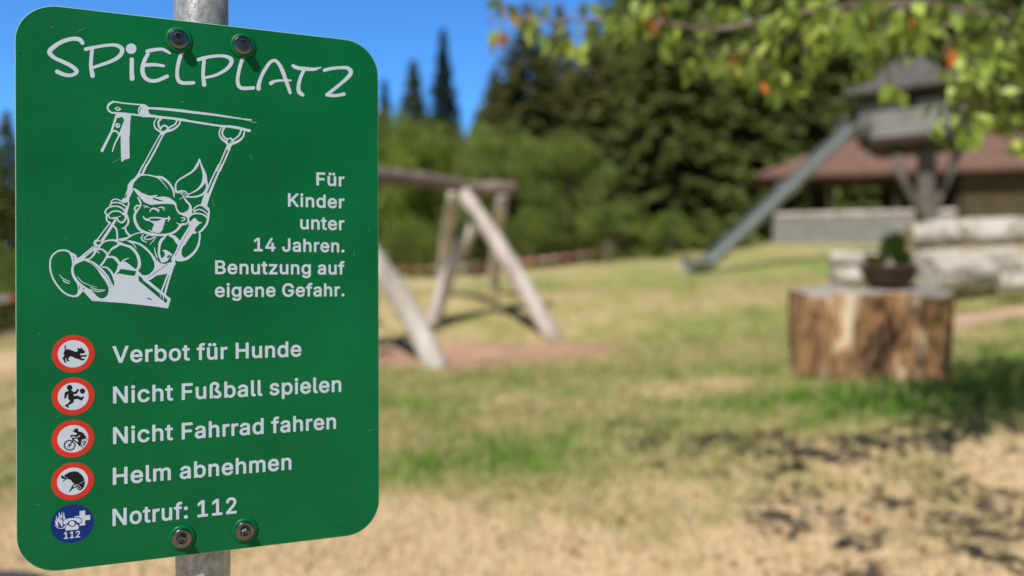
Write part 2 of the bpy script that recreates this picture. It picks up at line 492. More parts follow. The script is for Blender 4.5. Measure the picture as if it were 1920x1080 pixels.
GLYPHS = """
.	188	95,-4 86,-4 78,-1 70,3 63,9 57,16 53,24 50,32 50,41 50,50 53,59 57,66 63,73 70,79 78,83 86,86 95,87 104,86 113,83 121,79 128,73 134,66 138,59 140,50 141,41 140,32 138,24 134,16 128,9 121,3 113,-1 104,-4
1	453	76,0 76,55 391,55 391,0;276,509 276,0 212,0 212,448 209,448 86,358 86,427 198,509
2	453	64,0 64,47 234,229 248,243 261,257 272,270 282,282 291,294 299,305 305,316 311,327 315,337 318,348 320,360 320,371 319,385 317,397 313,408 308,419 301,428 293,436 283,443 273,449 262,454 250,457 237,459 224,460 209,459 196,457 184,453 172,447 162,441 153,433 145,424 139,413 134,402 130,390 128,376 127,362 66,362 67,384 71,405 77,424 86,442 98,459 111,473 126,486 143,496 162,505 182,511 203,514 225,516 247,514 268,511 288,505 306,497 323,486 337,474 350,461 361,445 370,428 376,411 380,392 381,372 380,358 378,345 375,331 371,318 365,304 357,290 347,275 336,259 322,241 306,223 288,202 267,180 153,60 153,57 389,57 389,0
4	453	40,105 40,158 247,509 311,509 109,166 109,163 413,163 413,105;282,0 282,121 282,146 282,318 343,318 343,0
:	188	95,-4 86,-4 78,-1 70,3 63,9 57,16 53,24 50,32 50,41 50,50 53,59 57,66 63,73 70,79 78,83 86,86 95,87 104,86 113,83 121,79 128,73 134,66 138,59 140,50 141,41 140,32 138,24 134,16 128,9 121,3 113,-1 104,-4;95,271 86,272 78,274 70,278 63,284 57,291 53,299 50,307 50,316 50,325 53,334 57,342 63,349 70,354 78,359 86,361 95,362 104,361 113,359 121,354 128,349 134,342 138,334 140,325 141,316 140,307 138,299 134,291 128,284 121,278 113,274 104,272
B	456	60,0 60,509 241,509 266,508 289,504 310,499 329,491 345,481 359,469 371,456 381,442 388,426 394,410 397,392 398,374 397,358 395,344 392,331 387,320 380,310 373,301 365,293 356,286 347,280 336,275 326,270 315,267 315,262 327,261 339,257 351,252 363,245 374,237 385,227 394,216 402,203 409,189 414,173 417,155 418,136 417,117 413,100 408,83 400,67 390,52 377,39 362,28 344,18 324,10 301,4 275,1 247,0;125,57 245,57 272,58 296,63 315,70 330,80 341,92 349,105 354,120 355,137 355,149 352,161 348,173 342,184 335,194 327,203 317,211 306,218 293,224 279,228 264,230 248,231 125,231;125,285 238,285 252,286 265,288 277,291 288,296 299,302 308,309 316,317 323,326 329,337 333,348 335,359 336,372 334,388 330,403 323,417 313,429 299,439 283,446 263,450 240,452 125,452
F	410	60,0 60,509 369,509 369,452 125,452 125,278 346,278 346,221 125,221 125,0
G	520	269,-7 236,-5 205,1 176,11 149,25 125,43 104,64 85,88 69,116 57,146 47,179 42,215 40,254 42,293 47,329 57,362 69,393 85,421 103,445 125,466 149,484 175,498 203,508 233,514 265,516 285,515 304,513 322,509 340,504 358,497 374,489 389,480 403,469 416,458 429,445 439,431 449,416 458,401 465,384 470,367 474,349 408,349 404,361 399,372 393,383 387,393 380,403 373,411 365,420 356,427 347,434 337,439 326,444 315,448 304,452 291,454 279,455 265,456 243,454 222,450 202,443 183,432 166,419 150,404 137,385 125,364 116,340 109,314 105,285 103,254 105,223 109,194 116,168 125,145 137,124 151,105 166,90 184,76 203,66 224,59 246,54 269,53 290,54 309,57 328,63 345,71 360,81 374,93 386,107 396,123 404,141 410,160 414,180 415,202 434,199 283,199 283,256 478,256 478,200 476,170 471,141 463,115 451,91 436,69 419,50 399,33 377,19 352,8 326,0 298,-5
H	517	60,0 60,509 125,509 125,289 392,289 392,509 457,509 457,0 392,0 392,232 125,232 125,0
J	396	185,-7 153,-4 124,3 98,15 75,33 57,55 44,81 36,111 33,145 33,173 98,173 98,145 99,123 104,104 111,88 122,74 134,64 149,56 166,51 185,50 204,51 220,56 235,64 248,74 258,88 266,104 270,123 272,145 272,509 336,509 336,145 334,111 326,81 313,55 294,33 271,15 246,3 217,-4
K	467	104,145 104,216 113,228 122,239 130,250 139,261 148,272 157,282 165,293 174,303 184,314 193,324 202,334 212,344 364,509 448,509 231,276 228,276;60,0 60,509 125,509 125,334 124,225 125,193 125,0;372,0 188,259 228,309 449,0
N	523	60,0 60,509 136,509 343,183 347,176 352,169 357,160 363,151 369,141 375,130 381,119 388,107 394,94 401,82 407,68 414,55 405,54 403,68 402,81 401,95 401,108 400,121 400,134 399,146 399,157 399,195 399,509 463,509 463,0 387,0 202,290 196,300 190,310 184,320 177,331 171,342 164,354 156,367 148,381 108,452 119,454 122,384 123,368 123,354 124,340 124,328 125,317 125,307 125,298 125,291 125,0
V	480	204,0 16,509 84,509 192,206 197,192 203,176 209,158 215,137 222,115 230,89 239,61 248,31 235,31 244,62 252,90 260,115 267,138 274,158 279,176 285,192 290,206 395,509 463,509 278,0
a	389	160,-9 142,-8 126,-5 110,-1 94,5 80,12 68,22 57,32 48,45 40,58 35,73 31,90 30,108 31,123 34,138 38,150 43,161 50,171 58,179 67,187 78,193 89,199 100,203 112,207 125,211 138,213 152,216 165,218 178,220 194,222 209,224 222,225 234,227 244,228 252,230 259,232 265,235 270,238 273,243 275,248 276,255 275,268 273,279 271,288 267,297 262,304 256,311 248,317 240,322 230,326 220,329 208,330 196,331 183,330 171,329 159,326 149,322 140,318 132,313 124,307 118,301 112,294 107,288 103,281 100,274 41,291 48,308 57,322 67,335 79,346 91,355 104,364 118,370 133,375 148,379 163,382 179,384 194,384 204,384 215,383 227,382 239,379 251,376 263,372 275,367 286,360 296,353 306,343 315,333 322,320 329,306 333,290 336,272 337,251 337,0 277,0 277,52 272,52 269,45 264,38 258,32 252,25 244,18 236,12 226,6 215,1 203,-3 190,-6 176,-8;170,45 187,46 202,49 216,53 228,59 239,66 248,74 257,83 263,93 269,104 272,115 275,126 276,138 276,190 273,188 270,186 265,184 259,182 253,180 246,179 239,177 231,176 223,175 216,173 208,172 200,171 175,168 165,166 154,164 144,162 134,159 125,155 117,150 110,145 103,139 98,132 95,124 93,115 92,105 92,95 94,87 98,79 102,72 107,66 114,61 121,56 130,52 139,49 149,47 159,46
b	424	229,-8 213,-7 198,-5 184,-1 172,4 162,10 153,17 145,24 138,31 132,39 127,46 122,53 118,59 112,59 112,0 53,0 53,509 114,509 114,319 118,319 122,325 127,331 132,338 137,346 144,353 152,360 161,367 171,373 183,378 197,381 212,384 229,384 252,383 274,378 294,371 313,361 330,347 345,332 359,313 370,293 379,270 385,245 389,218 390,189 389,160 385,133 379,108 370,84 359,64 346,45 330,29 313,16 294,5 274,-2 252,-7;220,47 237,48 253,51 267,57 279,66 291,76 301,88 309,101 316,117 321,133 325,151 327,170 328,189 327,209 325,227 321,245 316,261 309,276 301,290 291,301 280,311 267,319 253,325 237,329 220,330 203,329 188,325 174,320 161,312 150,302 140,291 132,278 125,263 120,247 116,229 113,210 113,189 113,169 116,150 120,132 125,115 132,100 140,86 150,75 162,65 174,57 188,51 204,48
c	396	207,-8 182,-7 159,-2 137,6 117,16 98,30 82,46 68,64 56,85 46,108 40,133 36,159 34,187 36,216 40,243 46,268 56,291 68,312 82,330 98,346 117,360 137,371 159,378 182,383 207,384 221,384 234,383 247,380 260,377 272,373 284,368 295,362 305,356 315,349 324,341 332,332 340,322 347,312 353,301 358,289 362,277 303,262 301,269 298,276 294,283 290,289 286,295 281,301 276,306 270,311 264,315 257,319 250,322 242,325 234,327 226,329 217,329 207,330 189,329 173,325 158,319 145,310 134,300 124,287 115,274 108,258 103,242 99,224 97,206 96,187 97,169 99,151 103,134 108,117 115,102 124,89 134,76 145,66 158,57 173,51 189,48 207,46 217,47 226,48 234,49 243,52 250,54 258,58 264,62 271,66 277,71 282,76 287,82 292,89 296,95 299,102 302,110 304,117 363,102 359,90 354,78 348,67 341,56 334,46 325,37 316,29 306,21 296,15 285,9 273,4 261,-1 248,-4 235,-6 221,-8
d	424	195,-8 172,-7 151,-2 130,5 111,16 94,29 79,45 66,64 55,84 46,108 39,133 35,160 34,189 35,218 39,245 46,270 55,293 66,313 79,332 95,347 112,361 131,371 151,378 173,383 196,384 213,384 228,381 241,378 253,373 263,367 272,360 280,353 287,346 293,338 298,331 303,325 306,319 311,319 311,509 372,509 372,0 313,0 313,59 307,59 303,53 298,46 293,39 287,31 280,24 272,17 263,10 252,4 241,-1 227,-5 212,-7;205,47 221,48 236,51 250,57 263,65 274,75 284,86 293,100 299,115 305,132 309,150 311,169 312,189 311,210 309,229 305,247 300,263 293,278 284,291 275,302 263,312 251,320 237,325 221,329 205,330 187,329 172,325 157,319 145,311 133,301 124,290 115,276 108,261 103,245 99,227 97,209 96,189 97,170 99,151 103,133 109,117 115,101 124,88 134,76 145,66 158,57 172,51 188,48
e	404	212,-8 185,-7 161,-2 138,6 117,16 98,30 82,46 68,64 56,85 46,108 40,132 35,159 34,187 35,215 39,242 46,267 55,290 67,311 81,329 97,346 115,359 135,370 157,378 180,383 205,384 221,384 236,382 251,379 266,374 280,368 294,361 307,351 319,341 331,329 341,315 350,299 357,282 363,263 368,242 370,219 371,194 371,169 75,169 75,221 338,221 310,202 309,220 307,237 303,254 298,269 291,282 283,294 273,305 263,314 250,321 237,326 222,329 205,330 189,329 173,326 159,321 146,313 135,304 125,294 116,282 109,270 103,256 99,241 97,226 96,211 96,178 97,157 100,139 104,122 110,106 118,92 128,80 139,70 151,61 165,55 179,50 195,47 212,46 224,47 234,48 244,50 254,53 263,56 271,61 278,66 285,73 292,80 297,88 302,96 306,105 365,91 360,77 353,63 345,51 335,39 324,29 311,19 298,11 283,4 266,-1 249,-5 231,-7
f	254	228,379 228,327 6,327 6,379;81,0 81,432 82,447 84,461 89,474 96,486 104,496 113,505 124,513 135,519 148,524 161,527 174,529 187,530 197,530 207,529 215,528 222,527 229,525 234,524 239,522 243,521 227,468 215,472 211,473 206,473 200,474 195,474 182,473 171,470 162,466 154,460 149,452 145,443 142,431 142,419 142,0
g	425	207,-151 187,-150 168,-148 150,-144 134,-140 119,-134 105,-127 93,-119 82,-110 73,-101 64,-91 57,-80 51,-69 101,-41 106,-47 110,-53 116,-59 122,-66 128,-72 136,-78 145,-83 154,-88 165,-92 178,-95 192,-97 207,-97 229,-96 249,-92 267,-85 282,-75 295,-62 304,-47 310,-28 311,-6 311,68 306,68 302,62 298,56 293,49 287,41 280,34 272,28 263,21 252,16 241,11 227,8 212,5 195,5 173,6 152,10 132,17 113,27 95,39 80,53 67,71 55,90 46,112 39,136 35,163 34,191 35,220 39,246 46,271 55,293 66,314 80,332 95,347 112,361 131,371 152,378 173,383 196,384 213,384 228,382 242,378 253,373 264,367 273,360 281,353 288,346 294,338 299,331 304,325 308,319 313,319 313,379 372,379 372,-9 371,-32 367,-54 360,-73 350,-90 338,-104 324,-117 308,-127 291,-136 271,-142 251,-147 229,-150;205,59 222,60 237,63 251,68 264,75 275,84 285,95 293,107 300,121 305,137 309,154 312,172 312,193 312,212 309,231 305,248 300,264 293,278 285,291 275,303 264,312 251,320 237,325 222,329 205,330 188,329 172,325 158,320 145,312 134,302 124,290 115,277 109,262 103,246 99,229 97,212 96,193 97,173 99,155 103,138 109,123 116,108 124,96 134,85 145,76 158,68 172,63 188,60
h	410	114,227 114,0 53,0 53,509 114,509 114,287 102,287 112,312 124,332 137,349 152,362 169,372 187,379 207,383 227,384 246,383 264,380 280,376 295,369 309,360 321,349 332,336 341,321 348,304 353,285 356,264 357,240 357,0 296,0 296,235 295,256 290,275 283,291 273,304 260,315 246,323 229,328 210,329 197,328 184,326 172,322 161,317 150,311 141,303 133,293 126,283 121,271 117,257 114,243
i	167	53,0 53,379 114,379 114,0;84,443 75,444 67,446 60,449 54,455 48,461 44,468 42,475 41,483 42,491 44,499 48,506 54,512 60,517 67,521 75,523 84,524 92,523 100,521 107,517 114,512 119,506 123,499 126,491 126,483 126,475 123,468 119,461 114,455 107,449 100,446 92,444
l	189	139,-2 119,-1 101,3 86,10 74,20 65,33 58,47 54,65 53,84 53,509 114,509 114,99 114,87 115,77 117,68 120,62 124,58 130,54 137,53 146,52 160,53 170,54 181,3 176,2 172,1 167,0 162,-1 156,-2 151,-2 145,-2
m	610	53,0 53,379 112,379 112,295 108,295 112,310 118,323 125,335 132,346 141,355 151,363 161,370 172,376 183,380 195,384 207,386 219,386 239,385 257,380 273,372 287,361 299,347 309,331 316,314 321,295 312,295 317,308 322,321 329,332 337,343 347,353 357,361 368,369 381,375 394,380 407,383 422,385 437,386 453,385 468,383 483,378 497,372 510,364 522,354 532,342 541,328 548,313 553,296 556,276 557,255 557,0 496,0 496,254 494,273 490,289 483,302 473,313 460,321 447,326 433,329 419,330 406,330 395,328 384,324 374,320 365,314 358,307 351,299 345,290 341,280 338,270 336,259 335,247 335,0 274,0 274,260 273,275 269,288 262,301 253,311 242,320 229,326 215,329 199,330 188,330 178,328 168,325 158,320 148,314 140,307 132,299 126,289 121,278 117,266 114,253 114,238 114,0
n	410	114,227 114,0 53,0 53,379 112,379 112,287 102,287 112,312 124,332 137,349 152,362 169,372 187,379 207,383 227,384 246,383 264,380 280,376 295,369 309,360 321,349 332,336 341,321 348,304 353,285 356,264 357,240 357,0 296,0 296,235 295,256 290,275 283,291 273,304 260,315 246,323 229,328 210,329 197,328 184,326 172,322 161,317 150,311 141,303 133,293 126,283 121,271 117,257 114,243
o	415	207,-8 182,-7 159,-2 137,6 117,16 98,30 82,46 68,64 56,85 46,108 40,133 36,159 34,187 36,216 40,243 46,268 56,291 68,312 82,330 98,346 117,360 137,371 159,378 182,383 207,384 233,383 256,378 278,371 299,360 317,346 333,330 347,312 359,291 369,268 376,243 380,216 381,187 380,159 376,133 369,108 359,85 347,64 333,46 317,30 299,16 278,6 256,-2 233,-7;207,46 226,48 242,51 257,57 270,66 282,76 292,89 300,102 307,117 312,134 316,151 318,169 319,187 318,206 316,224 312,242 307,258 300,274 292,287 282,300 270,310 257,319 242,325 226,329 207,330 189,329 173,325 158,319 145,310 134,300 124,287 115,274 108,258 103,242 99,224 97,206 96,187 97,169 99,151 103,134 108,117 115,102 124,89 134,76 145,66 158,57 173,51 189,48
p	424	53,-143 53,379 112,379 112,319 118,319 122,325 126,331 131,338 137,346 144,353 152,360 161,367 171,373 183,378 197,381 212,384 229,384 252,383 274,378 294,371 313,361 330,347 345,332 359,313 370,293 379,270 385,245 389,218 390,189 389,160 385,133 379,108 370,84 359,64 346,45 330,29 313,16 294,5 274,-2 252,-7 229,-8 213,-7 198,-5 184,-1 173,4 162,10 153,17 145,24 138,31 132,39 127,46 122,53 118,59 114,59 114,-143;220,47 237,48 253,51 267,57 279,66 291,76 301,88 309,101 316,117 321,133 325,151 327,170 328,189 327,209 325,227 321,245 316,261 309,276 301,290 291,301 280,311 267,319 253,325 237,329 220,330 203,329 188,325 174,320 161,312 150,302 140,291 132,278 125,263 120,247 116,229 113,210 113,189 113,169 116,150 120,132 125,115 132,100 140,86 150,75 162,65 174,57 188,51 204,48
r	259	53,0 53,379 112,379 112,321 115,321 122,335 130,347 140,358 152,367 166,375 181,380 196,384 213,385 229,384 243,384 243,322 230,324 224,325 219,325 213,326 207,326 194,325 182,323 170,319 159,315 149,309 140,301 132,293 126,284 121,273 117,262 114,250 114,237 114,0
s	365	182,-8 163,-7 145,-5 128,-2 112,3 98,10 84,18 72,27 62,38 53,50 45,63 40,78 36,94 94,107 99,92 105,79 114,69 124,60 136,54 150,49 165,46 181,45 200,46 217,50 232,55 244,62 255,71 262,81 267,91 268,103 267,112 265,121 260,129 254,136 246,142 237,147 225,151 212,155 149,170 125,177 104,186 87,196 72,208 61,222 53,237 48,255 47,274 48,290 51,305 57,319 65,332 75,343 87,354 100,363 115,370 131,377 149,381 167,384 187,384 206,384 223,381 239,378 254,372 267,366 279,358 290,349 299,339 307,328 314,316 319,303 324,290 268,277 264,288 258,298 251,307 243,316 232,323 219,328 205,331 187,333 171,332 156,329 143,324 131,317 121,308 114,299 110,289 109,277 110,267 112,258 117,250 124,243 133,237 144,232 157,227 172,223 229,209 254,202 275,194 292,183 306,171 317,158 325,142 330,125 331,107 330,90 326,75 321,61 312,47 302,35 290,24 276,15 260,6 242,0 223,-5 203,-7
t	227	204,379 204,327 6,327 6,379;65,471 126,471 126,98 127,86 128,76 132,68 136,61 142,56 150,53 159,51 170,50 185,51 202,54 213,2 208,0 203,-1 198,-2 192,-3 186,-3 180,-4 174,-4 168,-4 145,-3 125,2 107,10 92,21 80,35 72,52 67,71 65,93
u	410	182,-5 164,-4 146,-1 130,4 115,11 101,20 89,31 78,44 69,59 62,76 57,95 54,116 53,139 53,379 114,379 114,144 115,123 119,105 127,89 137,75 150,64 164,56 181,52 200,50 213,51 226,53 238,57 249,62 259,69 268,77 276,86 283,97 289,109 293,122 295,137 296,153 296,379 357,379 357,0 298,0 298,92 307,92 297,67 286,47 272,30 257,17 240,7 222,0 203,-4
z	380	42,0 42,46 254,320 254,323 48,323 48,379 333,379 333,331 126,60 126,56 339,56 339,0
ß	441	122,362 122,0 60,0 60,362 63,398 70,429 82,456 99,477 120,494 143,506 169,513 197,516 213,515 229,512 245,508 260,503 275,495 289,486 301,476 312,463 320,448 327,432 331,414 332,393 331,381 330,370 328,360 325,351 321,343 317,335 313,328 309,322 304,316 300,310 296,304 292,299 289,293 287,287 286,280 285,272 286,264 288,256 292,248 297,241 304,234 311,228 318,222 327,215 336,209 344,202 353,195 362,188 370,180 378,171 385,162 391,152 396,141 400,129 402,115 403,100 402,84 399,69 394,55 386,42 377,31 366,21 354,13 340,6 324,0 307,-4 289,-6 269,-7 253,-6 237,-5 222,-2 207,1 194,6 182,10 172,15 164,20 187,74 194,70 201,66 208,62 217,58 227,55 238,52 251,50 265,50 282,51 297,53 310,58 321,64 330,72 337,81 340,92 342,104 341,114 339,123 335,131 330,139 323,146 316,153 309,160 300,167 291,173 282,180 273,187 264,194 256,201 248,209 241,218 235,227 229,237 226,247 223,259 223,272 223,282 224,291 227,299 230,306 234,312 238,318 243,324 247,329 252,335 256,341 261,347 264,353 268,360 270,368 271,378 272,388 270,405 266,420 259,432 250,442 238,449 226,455 212,458 197,459 179,457 164,453 152,446 141,435 133,422 127,405 123,386
ü	410	182,-5 164,-4 146,-1 130,4 115,11 101,20 89,31 78,44 69,59 62,76 57,95 54,116 53,139 53,379 114,379 114,144 115,123 119,105 127,89 137,75 150,64 164,56 181,52 200,50 213,51 226,53 238,57 249,62 259,69 268,77 276,86 283,97 289,109 293,122 295,137 296,153 296,379 357,379 357,0 298,0 298,92 307,92 297,67 286,47 272,30 257,17 240,7 222,0 203,-4;277,443 269,444 261,446 254,449 248,455 243,461 239,468 237,475 236,483 237,491 239,499 243,505 248,512 254,517 261,520 269,523 277,523 285,523 292,520 299,517 305,512 311,505 314,499 316,491 317,483 316,475 314,468 311,461 305,455 299,449 292,446 285,444;133,443 125,444 118,446 111,449 104,455 99,461 96,468 93,475 93,483 93,491 96,499 99,505 104,512 111,517 118,520 125,523 133,523 141,523 149,520 155,517 162,512 167,505 170,499 173,491 173,483 173,475 170,468 167,461 162,455 155,449 149,446 141,444
 	188	
"""
# ------------------------------------------------------------ the playground sign
S_YAW, S_W, S_H = 0.3906, 0.3835, 0.600
S_C = Vector((-.3408, .9078, CAMZ + .0009))
S_T = Vector((math.cos(S_YAW), math.sin(S_YAW), 0)); S_U = Vector((0, 0, 1)); S_N = Vector((math.sin(S_YAW), -math.cos(S_YAW), 0))
S_ROLL = -0.0028
def pix2uv(px, py):
    """photo pixel -> position on the face of the board (metres from its centre)"""
    X, Y = np.asarray(px, float) - 960, np.asarray(py, float) - 540
    c, s = math.cos(-S_ROLL), math.sin(-S_ROLL)
    X, Y = X * c - Y * s, X * s + Y * c
    rx, ry, rz = X / F, np.ones_like(X), -Y / F
    o = S_C - Vector((0, 0, CAMZ))
    k = o.dot(S_N) / (rx * S_N.x + ry * S_N.y)
    qx, qy, qz = rx * k - o.x, ry * k - o.y, rz * k - o.z
    return qx * S_T.x + qy * S_T.y, qz
def uv2w(u, v, n=0.0):
    u = np.asarray(u, float); v = np.asarray(v, float)
    return np.stack([S_C.x + S_T.x * u + S_N.x * n, S_C.y + S_T.y * u + S_N.y * n, S_C.z + v + 0 * u], -1)

class Field:
    """signed distance field in which printed shapes are united and cut, then outlined as one flat mesh"""
    def __init__(s, x0, y0, x1, y1, step):
        s.x0, s.y0, s.h = x0, y0, step
        s.nx = int((x1 - x0) / step) + 2; s.ny = int((y1 - y0) / step) + 2
        s.a = np.full((s.ny, s.nx), 50.0 * step)
        s.T = (0, 0, 1)
    def frame(s, ox, oy, sc):
        s.T = (ox, oy, sc)
    def _win(s, x0, y0, x1, y1):
        i0 = max(int((x0 - s.x0) / s.h) - 2, 0); i1 = min(int((x1 - s.x0) / s.h) + 4, s.nx)
        j0 = max(int((y0 - s.y0) / s.h) - 2, 0); j1 = min(int((y1 - s.y0) / s.h) + 4, s.ny)
        if i1 <= i0 or j1 <= j0: return None
        X, Y = np.meshgrid(s.x0 + np.arange(i0, i1) * s.h, s.y0 + np.arange(j0, j1) * s.h)
        return (slice(j0, j1), slice(i0, i1)), X, Y
    def _op(s, sl, d, cut):
        s.a[sl] = np.maximum(s.a[sl], -d) if cut else np.minimum(s.a[sl], d)
    def _pt(s, p):
        return (s.T[0] + p[0] / s.T[2], s.T[1] + p[1] / s.T[2])
    def stroke(s, pts, w, cut=False, smooth=True, closed=False):
        if not hasattr(w, '__len__'): w = [w] * len(pts)
        if len(w) < len(pts): w = list(w) + [w[-1]] * (len(pts) - len(w))
        q = [(*s._pt(p), ww / 2 / s.T[2]) for p, ww in zip(pts, w)]
        if smooth and len(q) > 2: q = catmull(q, 6, closed)
        q = [tuple(a) for a in q]
        if closed: q = q + [q[0]]
        for (ax, ay, ar), (bx, by, br) in zip(q[:-1], q[1:]):
            m = max(ar, br) + 3 * s.h
            wn = s._win(min(ax, bx) - m, min(ay, by) - m, max(ax, bx) + m, max(ay, by) + m)
            if wn is None: continue
            sl, X, Y = wn
            dx, dy = bx - ax, by - ay
            L2 = dx * dx + dy * dy + 1e-12
            t = np.clip(((X - ax) * dx + (Y - ay) * dy) / L2, 0, 1)
            d = np.hypot(X - ax - t * dx, Y - ay - t * dy) - (ar + (br - ar) * t)
            s._op(sl, d, cut)
    def polyd(s, loops, X, Y):
        d = np.full(X.shape, 1e9); wn = np.zeros(X.shape, int)
        for L in loops:
            for (ax, ay), (bx, by) in zip(L, L[1:] + L[:1]):
                dx, dy = bx - ax, by - ay
                L2 = dx * dx + dy * dy
                if L2 < 1e-18: continue
                t = np.clip(((X - ax) * dx + (Y - ay) * dy) / L2, 0, 1)
                d = np.minimum(d, (X - ax - t * dx) ** 2 + (Y - ay - t * dy) ** 2)
                cr = dx * (Y - ay) - dy * (X - ax)
                wn += ((ay <= Y) & (by > Y) & (cr > 0)).astype(int) - ((ay > Y) & (by <= Y) & (cr < 0)).astype(int)
        d = np.sqrt(d)
        return np.where(wn != 0, -d, d)
    def fill(s, pts, cut=False, smooth=False, grow=0.0, clip=None):
        q = [s._pt(p) for p in pts]
        if smooth: q = [tuple(a) for a in catmull(q, 5, True)]
        xs = [p[0] for p in q]; ys = [p[1] for p in q]
        wn = s._win(min(xs) - 4 * s.h, min(ys) - 4 * s.h, max(xs) + 4 * s.h, max(ys) + 4 * s.h)
        if wn is None: return
        sl, X, Y = wn
        s._op(sl, s.polyd([q], X, Y) - grow / s.T[2], cut)
    def disc(s, c, r, cut=False, ry=None):
        c = s._pt(c); r = r / s.T[2]; ry = (ry / s.T[2]) if ry else r
        m = max(r, ry) + 4 * s.h
        wn = s._win(c[0] - m, c[1] - m, c[0] + m, c[1] + m)
        if wn is None: return
        sl, X, Y = wn
        d = (np.hypot((X - c[0]) / r, (Y - c[1]) / ry) - 1) * min(r, ry)
        s._op(sl, d, cut)
    def mesh(s, tow):
        """-> verts, faces of the area where the field is negative; tow maps field coordinates to the place"""
        a = s.a; neg = a < 0
        c4 = neg[:-1, :-1].astype(int) + neg[:-1, 1:] + neg[1:, 1:] + neg[1:, :-1]
        V = []; Fc = []
        def addp(pts):
            b = len(V); V.extend(pts); Fc.append(tuple(range(b, b + len(pts))))
        for j in range(s.ny - 1):
            row = c4[j] == 4
            if row.any():
                e = np.diff(np.r_[0, row.astype(int), 0]); st = np.where(e == 1)[0]; en = np.where(e == -1)[0]
                for i0, i1 in zip(st, en): addp([(i0, j), (i1, j), (i1, j + 1), (i0, j + 1)])
        for j, i in zip(*np.where((c4 > 0) & (c4 < 4))):
            cs = [(i, j, a[j, i]), (i + 1, j, a[j, i + 1]), (i + 1, j + 1, a[j + 1, i + 1]), (i, j + 1, a[j + 1, i])]
            pts = []
            for k in range(4):
                p, q = cs[k], cs[(k + 1) % 4]
                if p[2] < 0: pts.append((p[0], p[1]))
                if (p[2] < 0) != (q[2] < 0):
                    t = p[2] / (p[2] - q[2]); pts.append((p[0] + (q[0] - p[0]) * t, p[1] + (q[1] - p[1]) * t))
            if len(pts) > 2: addp(pts)
        v = np.array(V, float)
        return tow(s.x0 + v[:, 0] * s.h, s.y0 + v[:, 1] * s.h), [f[::-1] for f in Fc]

def px_tow(n):
    return lambda x, y: uv2w(*pix2uv(x, y), n)
def uv_tow(n):
    return lambda x, y: uv2w(x, y, n)

# printed film colours and metals
def film(name, col, rough=.34, coat=.0, var=.06, vs=55):
    m, n, b = mat(name)
    tc = N(n, 'ShaderNodeTexCoord')
    nz = N(n, 'ShaderNodeTexNoise'); nz.inputs['Scale'].default_value = vs; nz.inputs['Detail'].default_value = 6
    n.links.new(tc.outputs['Object'], nz.inputs['Vector'])
    mr = N(n, 'ShaderNodeMapRange'); mr.inputs[1].default_value = .3; mr.inputs[2].default_value = .7; mr.inputs[3].default_value = 1 - var; mr.inputs[4].default_value = 1 + var
    n.links.new(nz.outputs['Fac'], mr.inputs[0])
    mx = N(n, 'ShaderNodeMix', data_type='RGBA', blend_type='MULTIPLY'); mx.inputs[0].default_value = 1
    mx.inputs[6].default_value = (*col, 1); n.links.new(mr.outputs[0], mx.inputs[7])
    n.links.new(mx.outputs[2], b.inputs['Base Color'])
    n2 = N(n, 'ShaderNodeTexNoise'); n2.inputs['Scale'].default_value = 14; n2.inputs['Detail'].default_value = 8; n2.inputs['Roughness'].default_value = .7
    n.links.new(tc.outputs['Object'], n2.inputs['Vector'])
    m2 = N(n, 'ShaderNodeMapRange'); m2.inputs[1].default_value = .3; m2.inputs[2].default_value = .7; m2.inputs[3].default_value = rough - .07; m2.inputs[4].default_value = rough + .1
    n.links.new(n2.outputs['Fac'], m2.inputs[0]); n.links.new(m2.outputs[0], b.inputs['Roughness'])
    bp = N(n, 'ShaderNodeBump'); bp.inputs['Strength'].default_value = .05; bp.inputs['Distance'].default_value = .002
    n3 = N(n, 'ShaderNodeTexNoise'); n3.inputs['Scale'].default_value = 220; n3.inputs['Detail'].default_value = 4
    n.links.new(tc.outputs['Object'], n3.inputs['Vector'])
    n.links.new(n3.outputs['Fac'], bp.inputs['Height']); n.links.new(bp.outputs[0], b.inputs['Normal'])
    b.inputs['Specular IOR Level'].default_value = .15
    return m
M['green'] = film('green_film', (.0005, .110, .036), var=.13, vs=9)
M['white'] = film('white_print', (.45, .53, .66), .5, var=.03)
M['red'] = film('red_print', (.50, .030, .020), .4)
M['blue'] = film('blue_print', (.004, .022, .17), .4)
M['black'] = film('black_print', (.010, .010, .012), .4)
M['dirt'] = film('dark_dirt', (.012, .016, .010), .9)
M['scratch'] = film('pale_scratch', (.16, .42, .22), .6)
M['rim'] = film('cut_aluminium_edge', (.30, .42, .33), .4)
M['zinc'] = noise_mat('galvanised_steel', [(.17, .185, .205), (.28, .30, .33), (.44, .465, .50)], scale=120, rough=.42, metallic=.2, bump=.10, bscale=240, stretch=(1, 1, .7), spec=.5)
M['steel'] = noise_mat('stainless_bolt', [(.12, .115, .12), (.22, .21, .21)], scale=60, rough=.20, metallic=1.0)
M['alu'] = noise_mat('aluminium_back', [(.45, .46, .47), (.58, .58, .58)], scale=20, rough=.45, metallic=.8)

_pb = uv2w(*pix2uv(381, 540), 0)
POLE_XY = Vector((_pb[0], _pb[1], 0)) - S_N * .047
sign = empty('playground_sign', (POLE_XY.x, POLE_XY.y, gz1(POLE_XY.x, POLE_XY.y)),
             'green aluminium playground sign with white lettering bolted to a galvanised pole in the foreground', 'sign')
